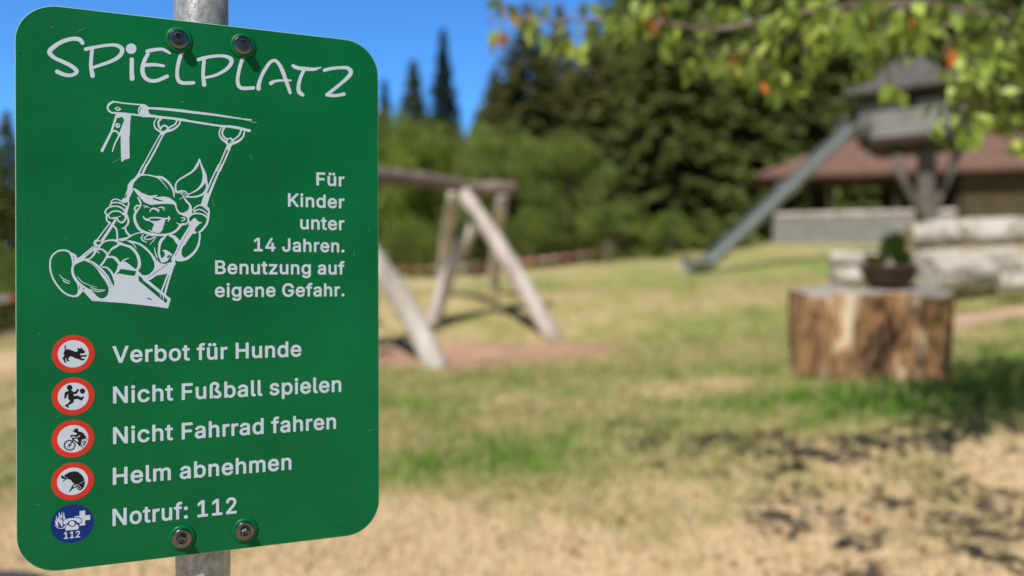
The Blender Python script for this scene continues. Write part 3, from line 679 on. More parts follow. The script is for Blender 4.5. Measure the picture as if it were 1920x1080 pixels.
# board: rounded plate with a thin bare edge
def rrect(w, h, r, n=14):
    pts = []
    for cx, cy, a0 in ((w / 2 - r, h / 2 - r, 0), (-w / 2 + r, h / 2 - r, 90), (-w / 2 + r, -h / 2 + r, 180), (w / 2 - r, -h / 2 + r, 270)):
        for k in range(n + 1):
            a = math.radians(a0 + 90 * k / n); pts.append((cx + r * math.cos(a), cy + r * math.sin(a)))
    return pts
R0 = .0405
mb = MB()
front = rrect(S_W - .0013, S_H - .0013, R0 - .0006); outer = rrect(S_W, S_H, R0)
k = len(front)
ring = [[tuple(uv2w(u, v, n)) for u, v in pts] for pts, n in ((front, 0), (outer, -.0006), (outer, -.0022), (front, -.0028))]
mb.add([p for r in ring for p in r], [tuple(range(k))], 0)
mb.f.append(tuple(range(3 * k, 4 * k))[::-1]); mb.m.append(2)
for a in range(3):
    for i in range(k):
        j = (i + 1) % k
        mb.f.append((a * k + i, (a + 1) * k + i, (a + 1) * k + j, a * k + j)); mb.m.append(1)
board = mb.build('board', [M['green'], M['rim'], M['alu']], sign)

# pole behind the board
mb = MB()
pt, pb_ = pix2uv(377.5, 0), pix2uv(381.5, 1080)
lean = (pt[0] - pb_[0]) / (pt[1] - pb_[1])
zb = gz1(POLE_XY.x, POLE_XY.y)
def pole_at(z): return POLE_XY + S_T * ((z - CAMZ) * lean) + Vector((0, 0, z))
mb.tube([pole_at(zb - .3), pole_at(CAMZ - .2), pole_at(CAMZ + .2), pole_at(CAMZ + .95)], .0305, 48)
mb.build('pole', M['zinc'], sign, smooth=False)
for f in bpy.data.objects['pole'].data.polygons: f.use_smooth = len(f.vertices) == 4
mb = MB(); mb.tube([pole_at(CAMZ + .945), pole_at(CAMZ + .96), pole_at(CAMZ + .968)], [.033, .033, .024], 32)
mb.build('pole_cap', M['alu'], sign)
for vz in (.262, -.262):
    mb = MB(); z = CAMZ + vz
    mb.tube([pole_at(z - .016), pole_at(z + .016)], .0335, 40)
    p = pole_at(z)
    mb.abox(p + S_N * .020 - Vector((0, 0, 0)), S_T, S_N, -.055, .055, .0, .0235, -.014, .014)
    mb.build('clamp', M['alu'], sign)

# bolts with their dished green washers
rb = random.Random(3)
for bx, by, ph in ((335, 75, .3), (455.5, 86, .9), (341, 1008, 1.4), (459, 994, .6)):
    u, v = pix2uv(bx, by); c = Vector(uv2w(u, v, 0))
    q = c + S_N * .0024
    mb = MB()
    mb.lathe(q, S_N, [(.0104, 0), (.0107, .0006), (.0104, .0013), (.0095, .0019), (.0072, .0022), (.0066, .0022)], 40)
    hexv = []
    for h, r in ((.0022, .0060), (.0106, .0058), (.0120, .0048), (.0120, .0034), (.0080, .0028)):
        hexv.append((r, h))
    mb.lathe(q, S_N, hexv, 6, ref=Vector((0, 0, 1)) * math.cos(ph) + S_T * math.sin(ph))
    for j in range(3):        # lobes of the drive socket
        a = ph + j * 2 * PI / 3
        e = S_T * math.cos(a) + Vector((0, 0, 1)) * math.sin(a)
        mb.lathe(q + e * .0018 + S_N * .0084, S_N, [(.0011, 0), (.0011, .0022), (.0006, .0028)], 8)
    b = mb.build('bolt', M['steel'], sign)
    mb = MB()
    mb.lathe(c, S_N, [(.0148, .00004), (.0141, .0012), (.0128, .0022), (.0114, .0026), (.0100, .0022)], 40)
    mb.build('washer', M['green'], b, smooth=True)

# --- handwritten heading
fd = Field(80, 55, 680, 205, .62)
fd.frame(80, 50, 6.194)
fd.stroke([(463, 188), (430, 152), (360, 140), (250, 165), (150, 220), (80, 290), (128, 356), (230, 405), (340, 462), (396, 520), (345, 562), (260, 560), (167, 522)], [46, 50, 46, 48, 50, 54, 44, 44, 46, 48, 40, 44, 48])
fd.stroke([(574, 265), (562, 400), (563, 480), (580, 568)], [42, 44, 44, 54])
fd.stroke([(500, 262), (600, 240), (760, 215), (860, 218), (922, 262), (898, 335), (800, 400), (585, 475)], [42, 38, 34, 40, 50, 48, 40, 34])
fd.disc((1028, 256), 61)
fd.stroke([(1035, 382), (1035, 520), (1039, 600)], [50, 50, 58])
fd.stroke([(1215, 285), (1290, 270), (1380, 262), (1440, 285), (1478, 312)], [42, 42, 36, 34, 22])
fd.stroke([(1222, 318), (1180, 400), (1158, 500), (1180, 580), (1240, 625), (1320, 628), (1390, 602), (1445, 577)], [42, 46, 50, 48, 42, 40, 42, 44])
fd.stroke([(1175, 446), (1300, 442), (1406, 456)], [44, 38, 30])
fd.stroke([(1628, 275), (1582, 400), (1561, 540), (1580, 628), (1640, 655), (1752, 652)], [46, 44, 42, 46, 42, 40])
fd.frame(370, 80, 6.194)
fd.stroke([(78, 195), (68, 330), (68, 400), (80, 488)], [40, 42, 42, 50])
fd.stroke([(14, 197), (100, 172), (230, 154), (320, 158), (388, 188), (392, 240), (335, 310), (220, 375), (88, 408)], [42, 38, 34, 38, 48, 46, 40, 34, 28])
fd.stroke([(532, 163), (492, 290), (468, 420), (480, 500), (530, 530), (652, 526)], [44, 42, 40, 44, 42, 38])
fd.stroke([(711, 532), (715, 480), (745, 390), (800, 290), (850, 225), (900, 208), (945, 245), (990, 330), (1040, 470), (1077, 580)], [52, 46, 40, 40, 38, 36, 40, 44, 42, 36])
fd.stroke([(855, 472), (900, 448), (980, 440), (1085, 438)], [46, 32, 26, 20])
fd.stroke([(1112, 268), (1160, 292), (1260, 304), (1360, 308), (1434, 288)], [38, 42, 42, 36, 14])
fd.stroke([(1240, 315), (1200, 400), (1175, 500), (1182, 572), (1222, 606)], [38, 40, 42, 48, 42])
fd.stroke([(1477, 320), (1560, 300), (1680, 290), (1750, 298), (1784, 340), (1750, 400), (1650, 490), (1510, 602)], [40, 36, 34, 42, 48, 44, 36, 40], )
fd.stroke([(1505, 605), (1580, 615), (1640, 610), (1703, 597)], [42, 36, 36, 38])
v, f = fd.mesh(px_tow(.00015)); mesh_obj('heading_lettering', v, f, M['white'], board)

# --- the line drawing of a child on a swing
fd = Field(86, 180, 490, 585, .55)
S, Cc, D = fd.stroke, fd.fill, fd.disc
fd.frame(180, 180, 8.306)
Cc([(700, 142), (760, 130), (838, 180), (815, 230), (825, 265), (855, 290), (830, 330), (740, 330), (670, 290), (652, 240), (662, 185)])
S([(262, 85), (400, 108), (560, 125), (760, 140)], 22)
S([(262, 92), (205, 128), (182, 185), (205, 235), (255, 262)], [34, 34, 30, 28, 24])
S([(250, 262), (400, 270), (550, 285), (670, 300), (740, 315)], 28)
S([(740, 310), (880, 312), (1000, 330), (1200, 350), (1412, 378)], [32, 40, 38, 36, 32])
S([(830, 188), (1000, 195), (1200, 215), (1412, 238)], [26, 30, 38, 40])
Cc([(285, 195), (335, 165), (400, 205), (345, 238)]); Cc([(316, 195), (340, 180), (364, 200), (342, 215)], True)
S([(692, 198), (680, 225), (680, 250)], [10, 15, 8], True); S([(692, 195), (722, 180)], 8, True)
S([(325, 285), (240, 560), (95, 850)], [36, 36, 46], smooth=False)
Cc([(310, 270), (548, 285), (545, 330), (440, 378), (420, 338), (395, 326), (350, 345), (310, 330)])
Cc([(438, 290), (548, 290), (532, 420), (528, 600), (518, 650), (525, 972), (460, 985), (395, 1030), (388, 880), (384, 620), (362, 580), (440, 375)])
S([(250, 562), (290, 543), (330, 560), (364, 606)], [22, 26, 26, 26]); S([(362, 612), (300, 730), (255, 862)], [26, 24, 18])
D((340, 460), 38); D((346, 455), 13, True)
S([(945, 345), (905, 420), (925, 500), (985, 545)], [14, 20, 24, 30]); S([(1015, 348), (970, 410), (985, 480), (1010, 512)], [38, 30, 30, 30])
S([(1265, 372), (1230, 440), (1140, 490)], 24); S([(1316, 380), (1290, 450), (1200, 520), (1090, 555)], [22, 26, 34, 40])
S([(1008, 520), (1030, 475), (1075, 460), (1108, 482), (1120, 520)], 26)
Cc([(975, 540), (1060, 545), (1120, 500), (1150, 510), (1095, 570), (1040, 630), (1010, 600)]); S([(1028, 528), (1035, 505), (1072, 490)], [22, 22, 14], True)
S([(1008, 585), (870, 830), (735, 1080)], 18); S([(1040, 612), (920, 850), (790, 1080)], [24, 28, 30])
fd.frame(270, 180, 7.713)
S([(80, 176), (400, 200), (700, 235), (1000, 270), (1400, 328)], [26, 36, 36, 30, 20]); S([(1400, 326), (1550, 345)], [8, 18]); S([(1400, 328), (1630, 390)], [8, 4])
S([(0, 290), (200, 300), (500, 340), (850, 395), (1100, 432), (1300, 450), (1525, 502)], [28, 32, 28, 30, 28, 38, 40])
S([(1118, 445), (1088, 530), (1115, 610), (1205, 680)], [18, 20, 26, 40]); S([(1165, 448), (1132, 520), (1152, 590), (1212, 630)], [34, 26, 26, 26])
S([(1405, 495), (1372, 570), (1290, 640)], [24, 24, 22]); S([(1455, 515), (1430, 590), (1370, 650), (1270, 692)], [22, 26, 34, 40])
D((1245, 652), 50); D((1242, 656), 33, True); S([(1262, 640), (1250, 680)], [10, 18])
Cc([(1195, 690), (1278, 700), (1232, 790), (1198, 770)])
S([(1200, 735), (1130, 900), (1050, 1082)], [22, 20, 20]); S([(1240, 760), (1180, 900), (1098, 1082)], 24)
fd.frame(185, 310, 7.2)
S([(600, -4), (540, 110), (495, 175)], 22); S([(645, -4), (590, 120)], [28, 32])
Cc([(545, 105), (602, 125), (530, 172), (480, 230), (456, 300), (466, 345), (415, 440), (412, 470), (385, 500), (340, 510), (296, 490), (350, 420), (385, 330), (395, 260), (440, 205), (495, 160)])
S([(344, 442), (364, 420), (382, 388)], [12, 18, 8], True)
S([(590, 132), (650, 129), (750, 150), (830, 192), (940, 325)], [18, 16, 18, 14, 6])
S([(755, 150), (850, 165), (930, 220), (985, 290), (1010, 350), (1020, 430)], [10, 34, 30, 28, 26, 10])
Cc([(455, 305), (500, 315), (580, 370), (680, 410), (800, 400), (770, 430), (880, 420), (960, 440), (1030, 490), (1052, 545), (1000, 525), (900, 520), (800, 525), (700, 535), (620, 500), (570, 450), (510, 380), (480, 335)])
Cc([(720, 452), (795, 408), (752, 440), (800, 455), (886, 483), (810, 483)], True)
S([(1035, 515), (1050, 580), (1085, 640), (1140, 660)], [26, 20, 24, 30])
S([(525, 430), (555, 480), (568, 540), (520, 610), (490, 660), (485, 720), (510, 800), (560, 870), (640, 910)], [12, 24, 16, 28, 34, 36, 38, 36, 34])
S([(560, 545), (520, 543), (485, 580), (500, 625)], 22)
S([(640, 910), (740, 932), (860, 940), (980, 920), (1060, 870), (1105, 812), (1150, 790)], [34, 32, 28, 30, 30, 34, 22])
S([(1140, 672), (1190, 690), (1210, 735), (1190, 785), (1145, 798)], 22); S([(1140, 790), (1090, 795), (1050, 772)], [20, 16, 8])
S([(1118, 710), (1158, 713), (1160, 738), (1122, 750)], 15)
S([(1150, 435), (1190, 490), (1225, 525), (1238, 580), (1205, 630), (1140, 655)], [14, 28, 26, 36, 36, 26])
Cc([(1225, 510), (1268, 600), (1255, 650), (1222, 700), (1150, 672), (1210, 620), (1222, 560)])
S([(598, 545), (640, 551), (688, 576)], [7, 12, 6]); S([(610, 578), (642, 558)], [6, 10]); S([(800, 576), (850, 563), (898, 580)], [10, 13, 8]); S([(850, 568), (888, 606)], [8, 10])
S([(690, 630), (705, 597), (750, 582), (808, 610)], [10, 18, 26, 26]); S([(806, 608), (803, 630)], [18, 12])
S([(603, 690), (622, 722), (660, 735), (705, 710), (800, 708), (900, 720), (942, 714)], [14, 22, 28, 18, 18, 20, 22]); S([(946, 692), (956, 722), (936, 760)], [16, 20, 10])
S([(660, 738), (720, 765), (745, 782)], 14); S([(700, 752), (780, 760), (850, 737), (900, 725)], [10, 14, 14, 12])
Cc([(740, 768), (800, 766), (850, 745), (902, 728), (882, 800), (862, 870), (825, 912), (770, 912), (725, 890), (722, 850), (747, 810)])
S([(680, 870), (710, 893), (740, 910)], [10, 16, 8])
S([(1360, -92), (1335, -10), (1270, 78), (1170, 143), (1080, 200), (1040, 262), (1040, 340)], [8, 36, 26, 24, 20, 20, 26])
S([(1362, -88), (1385, 0), (1415, 80), (1432, 170), (1400, 255), (1330, 330), (1215, 392)], [8, 24, 38, 60, 40, 22, 14])
S([(1442, 165), (1460, 260), (1450, 330), (1395, 395), (1300, 425), (1180, 425)], [36, 26, 28, 26, 22, 20])
S([(1040, 362), (1100, 345), (1160, 350), (1203, 390), (1200, 425)], 17); S([(1060, 372), (1110, 375), (1152, 430)], 13); S([(1100, 355), (1150, 375), (1175, 412)], 10); S([(1085, 460), (1145, 432)], [5, 10])
S([(165, 500), (190, 466), (240, 456), (300, 480)], 16); S([(150, 545), (180, 510), (240, 502), (300, 515), (370, 558)], 18)
S([(85, 630), (110, 590), (170, 556), (260, 555), (330, 590), (356, 640)], 20); S([(130, 670), (160, 637), (220, 617), (290, 627), (342, 668)], 19)
S([(85, 630), (98, 655), (130, 680), (150, 710)], 20); S([(110, 680), (105, 720), (120, 755), (155, 778)], 22)
S([(340, 650), (366, 700), (345, 752), (310, 773), (260, 750)], [24, 24, 24, 22, 20]); S([(160, 715), (230, 707), (302, 684)], [14, 12, 6]); S([(185, 712), (240, 712), (262, 745)], [20, 24, 20])
S([(340, 495), (380, 480), (405, 500), (395, 560), (375, 600), (365, 650), (392, 710), (400, 770), (365, 828), (315, 855)], [18, 18, 20, 26, 44, 40, 28, 26, 22, 12])
S([(205, 822), (240, 865), (250, 930), (252, 1000)], 24); S([(355, 835), (375, 900), (425, 955)], [20, 26, 28])
S([(155, 775), (86, 864), (-20, 1005)], 17); S([(218, 745), (150, 864), (45, 1018)], [38, 38, 36], smooth=False)
S([(172, 778), (198, 742)], 16, True)
S([(380, 985), (460, 940), (540, 912), (640, 908)], [26, 18, 14, 14]); S([(980, 948), (1030, 970), (1090, 1040)], [22, 34, 36])
S([(1285, 610), (1300, 572), (1350, 542), (1405, 548), (1475, 605)], 17); S([(1285, 630), (1340, 597), (1400, 607), (1458, 650), (1480, 690)], 17)
S([(1232, 690), (1270, 657), (1350, 650), (1420, 670), (1472, 712)], [18, 20, 20, 20, 24])
S([(1405, 545), (1460, 560), (1488, 610), (1482, 690), (1458, 790), (1400, 868), (1355, 905)], [18, 20, 24, 28, 30, 28, 20])
S([(1617, -4), (1530, 180), (1440, 390), (1392, 530)], [20, 20, 26, 26]); S([(1663, -4), (1580, 180), (1490, 400), (1445, 535)], [24, 28, 36, 40])
Cc([(1450, 370), (1505, 380), (1462, 545), (1388, 535)])
Cc([(1225, 765), (1260, 740), (1295, 705), (1345, 760), (1405, 770), (1360, 790), (1305, 850), (1295, 890), (1330, 902), (1300, 925), (1270, 920), (1210, 1000), (1160, 1082), (1095, 1082), (1130, 1010), (1200, 860)])
S([(1262, 802), (1135, 1060)], 5, True); S([(1228, 800), (1115, 1030)], 4, True)
S([(1215, 690), (1212, 740), (1228, 785)], 22); S([(1360, 905), (1366, 960), (1352, 1082)], [18, 20, 22])
S([(600, 935), (578, 978), (592, 1012), (652, 1042)], [16, 18, 16, 8]); S([(612, 985), (640, 1000), (700, 995), (770, 962)], 16); S([(620, 975), (680, 938), (730, 952)], 15); S([(765, 985), (690, 1072)], [12, 8])
fd.frame(200, 430, 6.75)
S([(0, 145), (60, 135), (130, 140), (200, 130), (262, 112)], [18, 18, 24, 38, 24])
S([(285, 148), (400, 180), (480, 230), (560, 310), (608, 385)], [20, 24, 26, 26, 40])
S([(165, 178), (230, 200), (310, 230), (375, 300), (408, 380), (412, 460), (385, 515)], [42, 26, 34, 34, 38, 40, 32])
S([(250, 140), (330, 180), (377, 240)], [8, 14, 8]); S([(150, 142), (230, 165), (290, 195)], [8, 6, 4], True)
S([(12, 325), (70, 240), (155, 192)], [22, 16, 18]); S([(-4, 360), (60, 352), (110, 377), (152, 430)], [18, 18, 22, 26]); S([(180, 430), (222, 388), (287, 362)], [24, 18, 5])
Cc([(160, 440), (190, 420), (240, 410), (300, 455), (362, 502), (380, 530), (180, 500), (150, 540), (105, 578), (138, 500), (135, 470)])
Cc([(590, 350), (630, 390), (690, 432), (740, 440), (860, 395), (875, 440), (832, 490), (800, 540), (740, 567), (650, 580), (550, 640), (500, 645), (420, 585), (398, 540), (440, 578), (490, 585), (540, 570), (590, 520), (608, 470), (600, 410)])
S([(770, 442), (510, 625)], 7, True); S([(640, 578), (545, 650)], 4, True)
S([(740, 90), (692, 150), (667, 220), (662, 310), (682, 370), (700, 410)], [24, 28, 30, 28, 26, 24]); S([(702, 108), (672, 150), (656, 200)], [8, 14, 10]); S([(605, 232), (620, 310), (655, 388)], [8, 14, 18]); S([(645, 365), (668, 400), (692, 425)], [14, 14, 6], True)
S([(800, 80), (850, 100), (890, 150), (925, 200)], [22, 34, 46, 36])
Cc([(700, 265), (750, 260), (800, 290), (835, 320), (800, 350), (770, 400), (720, 425), (690, 380), (738, 330), (730, 290)])
Cc([(760, 350), (785, 325), (812, 330), (780, 368)], True)
S([(1070, -4), (960, 160), (900, 290), (850, 370), (832, 430)], [84, 70, 62, 56, 56]); S([(1052, 0), (940, 190), (868, 340)], [6, 6, 7], True); Cc([(775, 412), (800, 390), (832, 395), (818, 420)], True)
S([(1175, 30), (1178, 110), (1152, 220), (1100, 300), (1020, 365), (950, 385), (895, 388)], [20, 22, 28, 32, 36, 40, 30])
Cc([(935, 225), (950, 270), (945, 310), (962, 345), (990, 372), (920, 400), (870, 385), (895, 280)])
S([(812, 470), (750, 640), (695, 785)], [22, 22, 22]); S([(842, 470), (782, 650), (735, 825)], [22, 26, 24]); Cc([(790, 465), (855, 455), (800, 580), (768, 575)])
Cc([(100, 575), (160, 560), (350, 595), (380, 520), (404, 530), (470, 600), (812, 880), (776, 1000), (600, 975), (240, 935), (0, 912), (-20, 880), (30, 820), (35, 760), (80, 720), (100, 680), (92, 630)])
Cc([(180, 500), (368, 530), (346, 596), (160, 558)], True); Cc([(402, 585), (440, 605), (470, 650), (690, 825), (770, 890), (755, 938), (640, 845), (393, 640)], True)
Cc([(274, 660), (305, 650), (345, 665), (362, 685), (350, 702), (310, 695)], True, True); S([(512, 870), (540, 878), (572, 895)], [10, 16, 8], True)
S([(718, 850), (720, 908)], [10, 6]); S([(672, 820), (690, 862)], [6, 9])
fd.frame(80, 430, 6.75)
S([(380, 846), (270, 800), (165, 680), (108, 560), (94, 440), (112, 350), (182, 282), (270, 265), (340, 290), (370, 360), (380, 440), (370, 520), (390, 600), (440, 680), (458, 760), (436, 832)], [22, 22, 22, 22, 20, 20, 20, 22, 24, 18, 16, 20, 22, 22, 18, 20], closed=True)
S([(212, 570), (260, 625), (348, 662)], [6, 11, 8]); S([(262, 650), (290, 670), (340, 685)], [16, 12, 10])
Cc([(340, 280), (420, 320), (450, 370), (520, 335), (600, 375), (520, 395), (400, 450), (382, 420), (372, 350)]); S([(390, 335), (397, 410)], 7, True); S([(420, 335), (440, 375)], 5, True)
Cc([(440, 680), (512, 735), (512, 782), (470, 830), (436, 858), (400, 845), (452, 800)]); S([(463, 715), (470, 758)], 9, True)
Cc([(510, 780), (535, 735), (620, 790), (680, 850), (740, 880), (800, 875), (840, 830), (845, 760), (880, 690), (905, 730), (905, 620), (860, 520)  , (905, 600), (960, 560), (1215, 600), (1215, 945), (770, 915), (625, 905)])
S([(560, 390), (650, 435), (740, 525), (830, 640), (880, 725)], [30, 34, 54, 60, 40])
S([(400, 450), (460, 402), (530, 390), (610, 420), (690, 490), (750, 580), (808, 660), (842, 740), (835, 820), (795, 870), (740, 882), (680, 852), (620, 792), (500, 712), (430, 640), (390, 560), (382, 500)], [18, 18, 18, 18, 20, 22, 22, 18, 18, 18, 16, 18, 22, 22, 20, 18, 18], closed=True)
S([(590, 398), (700, 490), (800, 590), (865, 700)], [5, 7, 7, 5], True)
S([(440, 595), (500, 665), (600, 710), (690, 735)], [7, 10, 8, 4]); S([(610, 735), (700, 765), (797, 768)], [10, 11, 6]); S([(600, 758), (700, 788), (795, 770)], [10, 12, 5])
Cc([(758, 490), (815, 515), (870, 590), (905, 690), (903, 730), (870, 670), (835, 600), (825, 545)], True)
S([(750, 475), (820, 490), (880, 560), (905, 640)], [14, 20, 26, 18])
D((690, 175), 47); D((706, 172), 27, True, 22)
Cc([(640, 210), (712, 240), (545, 380), (440, 372)]); S([(652, 225), (530, 335)], [6, 5], True)
Cc([(525, 372), (575, 325), (655, 262), (640, 310), (588, 368)], True)
S([(690, 252), (750, 254), (800, 290), (820, 330)], [18, 22, 24, 26]); S([(820, 330), (780, 400), (735, 458)], 24); S([(672, 270), (645, 322), (592, 376)], [30, 24, 18]); S([(680, 265), (714, 300)], 14)
S([(712, 232), (760, 170), (830, 140), (900, 140), (945, 160), (962, 195)], 20); S([(820, 325), (870, 260), (960, 205)], [24, 16, 18]); S([(830, 347), (890, 347), (940, 377), (975, 432)], [16, 20, 22, 24]); S([(908, 582), (950, 510), (960, 458)], [24, 24, 20])
v, f = fd.mesh(px_tow(.00015)); mesh_obj('swing_drawing', v, f, M['white'], board)

# --- round symbols
def ring_radius(cx, cy, ry):
    a, b = pix2uv(cx, cy - ry), pix2uv(cx, cy + ry)
    return abs(a[1] - b[1]) / 2
def disc_mesh(mb, cx, cy, r, n, mi, seg=64, r0=None):
    u, v = pix2uv(cx, cy)
    ps = [tuple(uv2w(u + r * math.cos(2 * PI * k / seg), v + r * math.sin(2 * PI * k / seg), n)) for k in range(seg)]
    if r0 is None: mb.add(ps, [tuple(range(seg))], mi)
    else:
        qs = [tuple(uv2w(u + r0 * math.cos(2 * PI * k / seg), v + r0 * math.sin(2 * PI * k / seg), n)) for k in range(seg)]
        mb.add(ps + qs, [(k, (k + 1) % seg, seg + (k + 1) % seg, seg + k) for k in range(seg)], mi)
def symbol(name, cx, cy, draw, oy):
    mb = MB()
    r = ring_radius(cx, cy, 35.3); ri = ring_radius(cx, cy, 25.6)
    disc_mesh(mb, cx, cy, ri, .00015, 1); disc_mesh(mb, cx, cy, r, .00015, 0, r0=ri)
    f2 = Field(cx - 40, cy - 40, cx + 40, cy + 40, .22); f2.frame(90, oy, 13.5)
    draw(f2)
    v, fc = f2.mesh(px_tow(.0003)); mb.add(v, fc, 2)
    mb.build(name, [M['red'], M['white'], M['black']], board)
def dog(f):
    f.fill([(470, 370), (445, 390), (440, 430), (460, 470), (530, 475), (620, 505), (700, 540), (740, 530), (765, 495), (745, 465), (750, 432), (785, 455), (835, 450), (865, 422), (862, 470), (910, 495), (935, 525), (925, 560), (880, 570), (830, 570), (800, 600), (830, 622), (930, 622), (970, 610), (965, 655), (900, 658), (815, 660), (870, 715), (930, 712), (925, 738), (855, 755), (800, 725), (660, 685), (640, 660), (560, 645), (520, 680), (510, 730), (540, 755), (520, 772), (470, 755), (465, 700), (470, 670), (440, 690), (435, 770), (470, 790), (450, 805), (415, 800), (400, 750), (365, 700), (400, 660), (415, 620), (390, 570), (420, 510), (440, 480), (418, 430), (425, 385)], grow=3)
def player(f):
    f.disc((548, 362), 70); f.disc((873, 448), 66)
    f.fill([(530, 425), (580, 425), (620, 450), (645, 485), (730, 430), (735, 385), (750, 405), (790, 410), (770, 450), (710, 520), (640, 520), (655, 580), (750, 560), (800, 590), (860, 610), (880, 590), (918, 590), (850, 690), (820, 670), (740, 640), (650, 660), (645, 720), (620, 750), (530, 795), (510, 825), (522, 860), (510, 872), (430, 820), (440, 795), (480, 790), (545, 725), (560, 690), (510, 640), (510, 520), (490, 520), (475, 560), (465, 605), (410, 648), (425, 500), (450, 470), (520, 440)], grow=3)
def cyclist(f):
    f.disc((548, 740), 150, ry=136); f.disc((548, 740), 126, True, ry=112)
    for p in ((645, 600),): f.stroke([(548, 740), p], 26)
    for p in ((604, 745), (490, 780), (545, 805), (540, 680), (495, 720)): f.stroke([(548, 740), p], 12)
    for k in range(12):
        a = k * PI / 6 + .2; c, s = math.cos(a), math.sin(a)
        f.stroke([(548 + 100 * c, 740 + 90 * s), (548 + 130 * c, 740 + 117 * s)], 12)
    f.fill([(600, 385), (650, 375), (680, 330), (725, 312), (755, 325), (770, 390), (860, 410), (910, 445), (935, 500), (975, 530), (940, 550), (860, 575), (845, 640), (830, 700), (840, 740), (800, 755), (765, 740), (770, 705), (730, 690), (700, 660), (640, 600), (620, 610), (610, 560), (560, 510), (580, 490), (625, 465), (620, 490), (720, 475), (735, 450), (720, 420), (660, 410), (670, 385)], grow=3)
    f.fill([(592, 512), (640, 512), (740, 532), (800, 480), (822, 488), (770, 540), (620, 545)], True); f.fill([(650, 572), (738, 572), (772, 640), (752, 662), (700, 622)], True)
    f.stroke([(860, 580), (960, 570), (1003, 598)], 16); f.stroke([(836, 745), (870, 790)], [22, 26])
    for a, b, w in (((862, 660), (950, 640), 12), ((905, 610), (880, 700), 11), ((940, 670), (905, 735), 30), ((970, 620), (935, 690), 12), ((870, 735), (905, 745), 10)): f.stroke([a, b], w)
def helmet(f):
    f.fill([(410, 435), (430, 410), (520, 355), (610, 325), (700, 320), (770, 345), (840, 400), (890, 460), (905, 510), (925, 540), (930, 620), (915, 690), (880, 750), (830, 790), (780, 790), (740, 760), (720, 690), (690, 640), (610, 590), (590, 545), (540, 520), (460, 505), (390, 510), (345, 490), (328, 455), (350, 425), (380, 430), (400, 450)], smooth=False, grow=3)
    f.stroke([(395, 440), (425, 468), (510, 480)], [12, 12, 8], True); f.stroke([(922, 540), (870, 590), (800, 625)], [12, 13, 12], True)
    f.stroke([(690, 638), (770, 665), (825, 730), (808, 752), (770, 738), (725, 680)], 13, True)
    f.stroke([(370, 575), (460, 510)], 16); f.stroke([(690, 645), (640, 662), (606, 740), (545, 830)], [26, 26, 40, 26]); f.stroke([(610, 755), (690, 718), (712, 690)], [24, 28, 22])
symbol('prohibition_symbol', 137.6, 663.4, dog, 620)
symbol('prohibition_symbol', 137.4, 743.0, player, 700)
symbol('prohibition_symbol', 136.8, 822.6, cyclist, 780)
symbol('prohibition_symbol', 136.2, 902.3, helmet, 860)

# --- lettering set from stored letter outlines
GL = {}
for line in GLYPHS.strip('\n').split('\n'):
    ch, adv, cs = line.split('\t')
    GL[ch] = (int(adv), [[tuple(map(int, p.split(','))) for p in c.split(' ')] for c in cs.split(';')] if cs else [])
BOLD = 17
def set_text(fd, s, u0, u1, v0, cap):
    """one line: left edge u0, right edge u1, baseline v0, capital height"""
    sy = cap / (509 + 2 * BOLD)
    x = 0; lay = []
    for ch in s:
        adv, cs = GL[ch]
        if cs: lay.append((x, cs))
        x += adv + (30 if cs else 10)
    xa = min(lay[0][0] + p[0] for c in lay[0][1] for p in c) - BOLD; xb = max(lay[-1][0] + p[0] for c in lay[-1][1] for p in c) + BOLD
    sx = (u1 - u0) / (xb - xa)
    for x, cs in lay:
        L = [[((x + p[0] - xa) * sx, (p[1] + BOLD) * sy) for p in c] for c in cs]
        xs = [p[0] for c in L for p in c]; ys = [p[1] for c in L for p in c]
        g = BOLD * (sx + sy) / 2
        wn = fd._win(u0 + min(xs) - 2 * g, v0 + min(ys) - 2 * g, u0 + max(xs) + 2 * g, v0 + max(ys) + 2 * g)
        sl, X, Y = wn
        fd._op(sl, fd.polyd(L, X - u0, Y - v0) - g, False)
    return sx / sy
def text_rows(name, rows, step=.00033):
    R = []
    for s, lx, ly, rx, ry, capx, cap in rows:
        u0, va = pix2uv(lx, ly); u1, vb = pix2uv(rx, ry)
        a, b = pix2uv(capx, ly - cap), pix2uv(capx, ly)
        R.append((s, float(u0), float(u1), float((va + vb) / 2), float(a[1] - b[1])))
    us = [r[1] for r in R] + [r[2] for r in R]; vs = [r[3] for r in R]
    fd = Field(min(us) - .004, min(vs) - .012, max(us) + .004, max(vs) + .03, step)
    for r in R: print('TEXT', r[0], 'aspect %.2f' % set_text(fd, *r), ['%.4f' % q for q in r[1:]])
    v, f = fd.mesh(uv_tow(.00015))
    mesh_obj(name, v, [q[::-1] for q in f], M['white'], board)
text_rows('rule_lettering', [('Verbot für Hunde', 211.0, 681.3, 565.0, 668.0, 215, 31.8), ('Nicht Fußball spielen', 212.0, 757.6, 639.8, 733.8, 215, 32.0),
          ('Nicht Fahrrad fahren', 212.0, 833.5, 630.0, 803.6, 215, 32.0), ('Helm abnehmen', 211.6, 909.2, 546.4, 880.6, 215, 32.3), ('Notruf: 112', 211.0, 986.2, 443.6, 963.0, 215, 32.5)])
text_rows('notice_lettering', [('Für', 593.2, 348.3, 645.8, 349.2, 600, 24.6), ('Kinder', 540.0, 388.4, 645.8, 390.0, 545, 25.0), ('unter', 563.0, 430.6, 645.8, 431.2, 570, 25.0),
          ('14 Jahren.', 476.2, 471.8, 645.8, 472.8, 480, 25.4), ('Benutzung auf', 403.4, 514.8, 646.0, 514.2, 410, 25.9), ('eigene Gefahr.', 403.0, 557.4, 645.8, 555.6, 410, 25.9)], .0003)

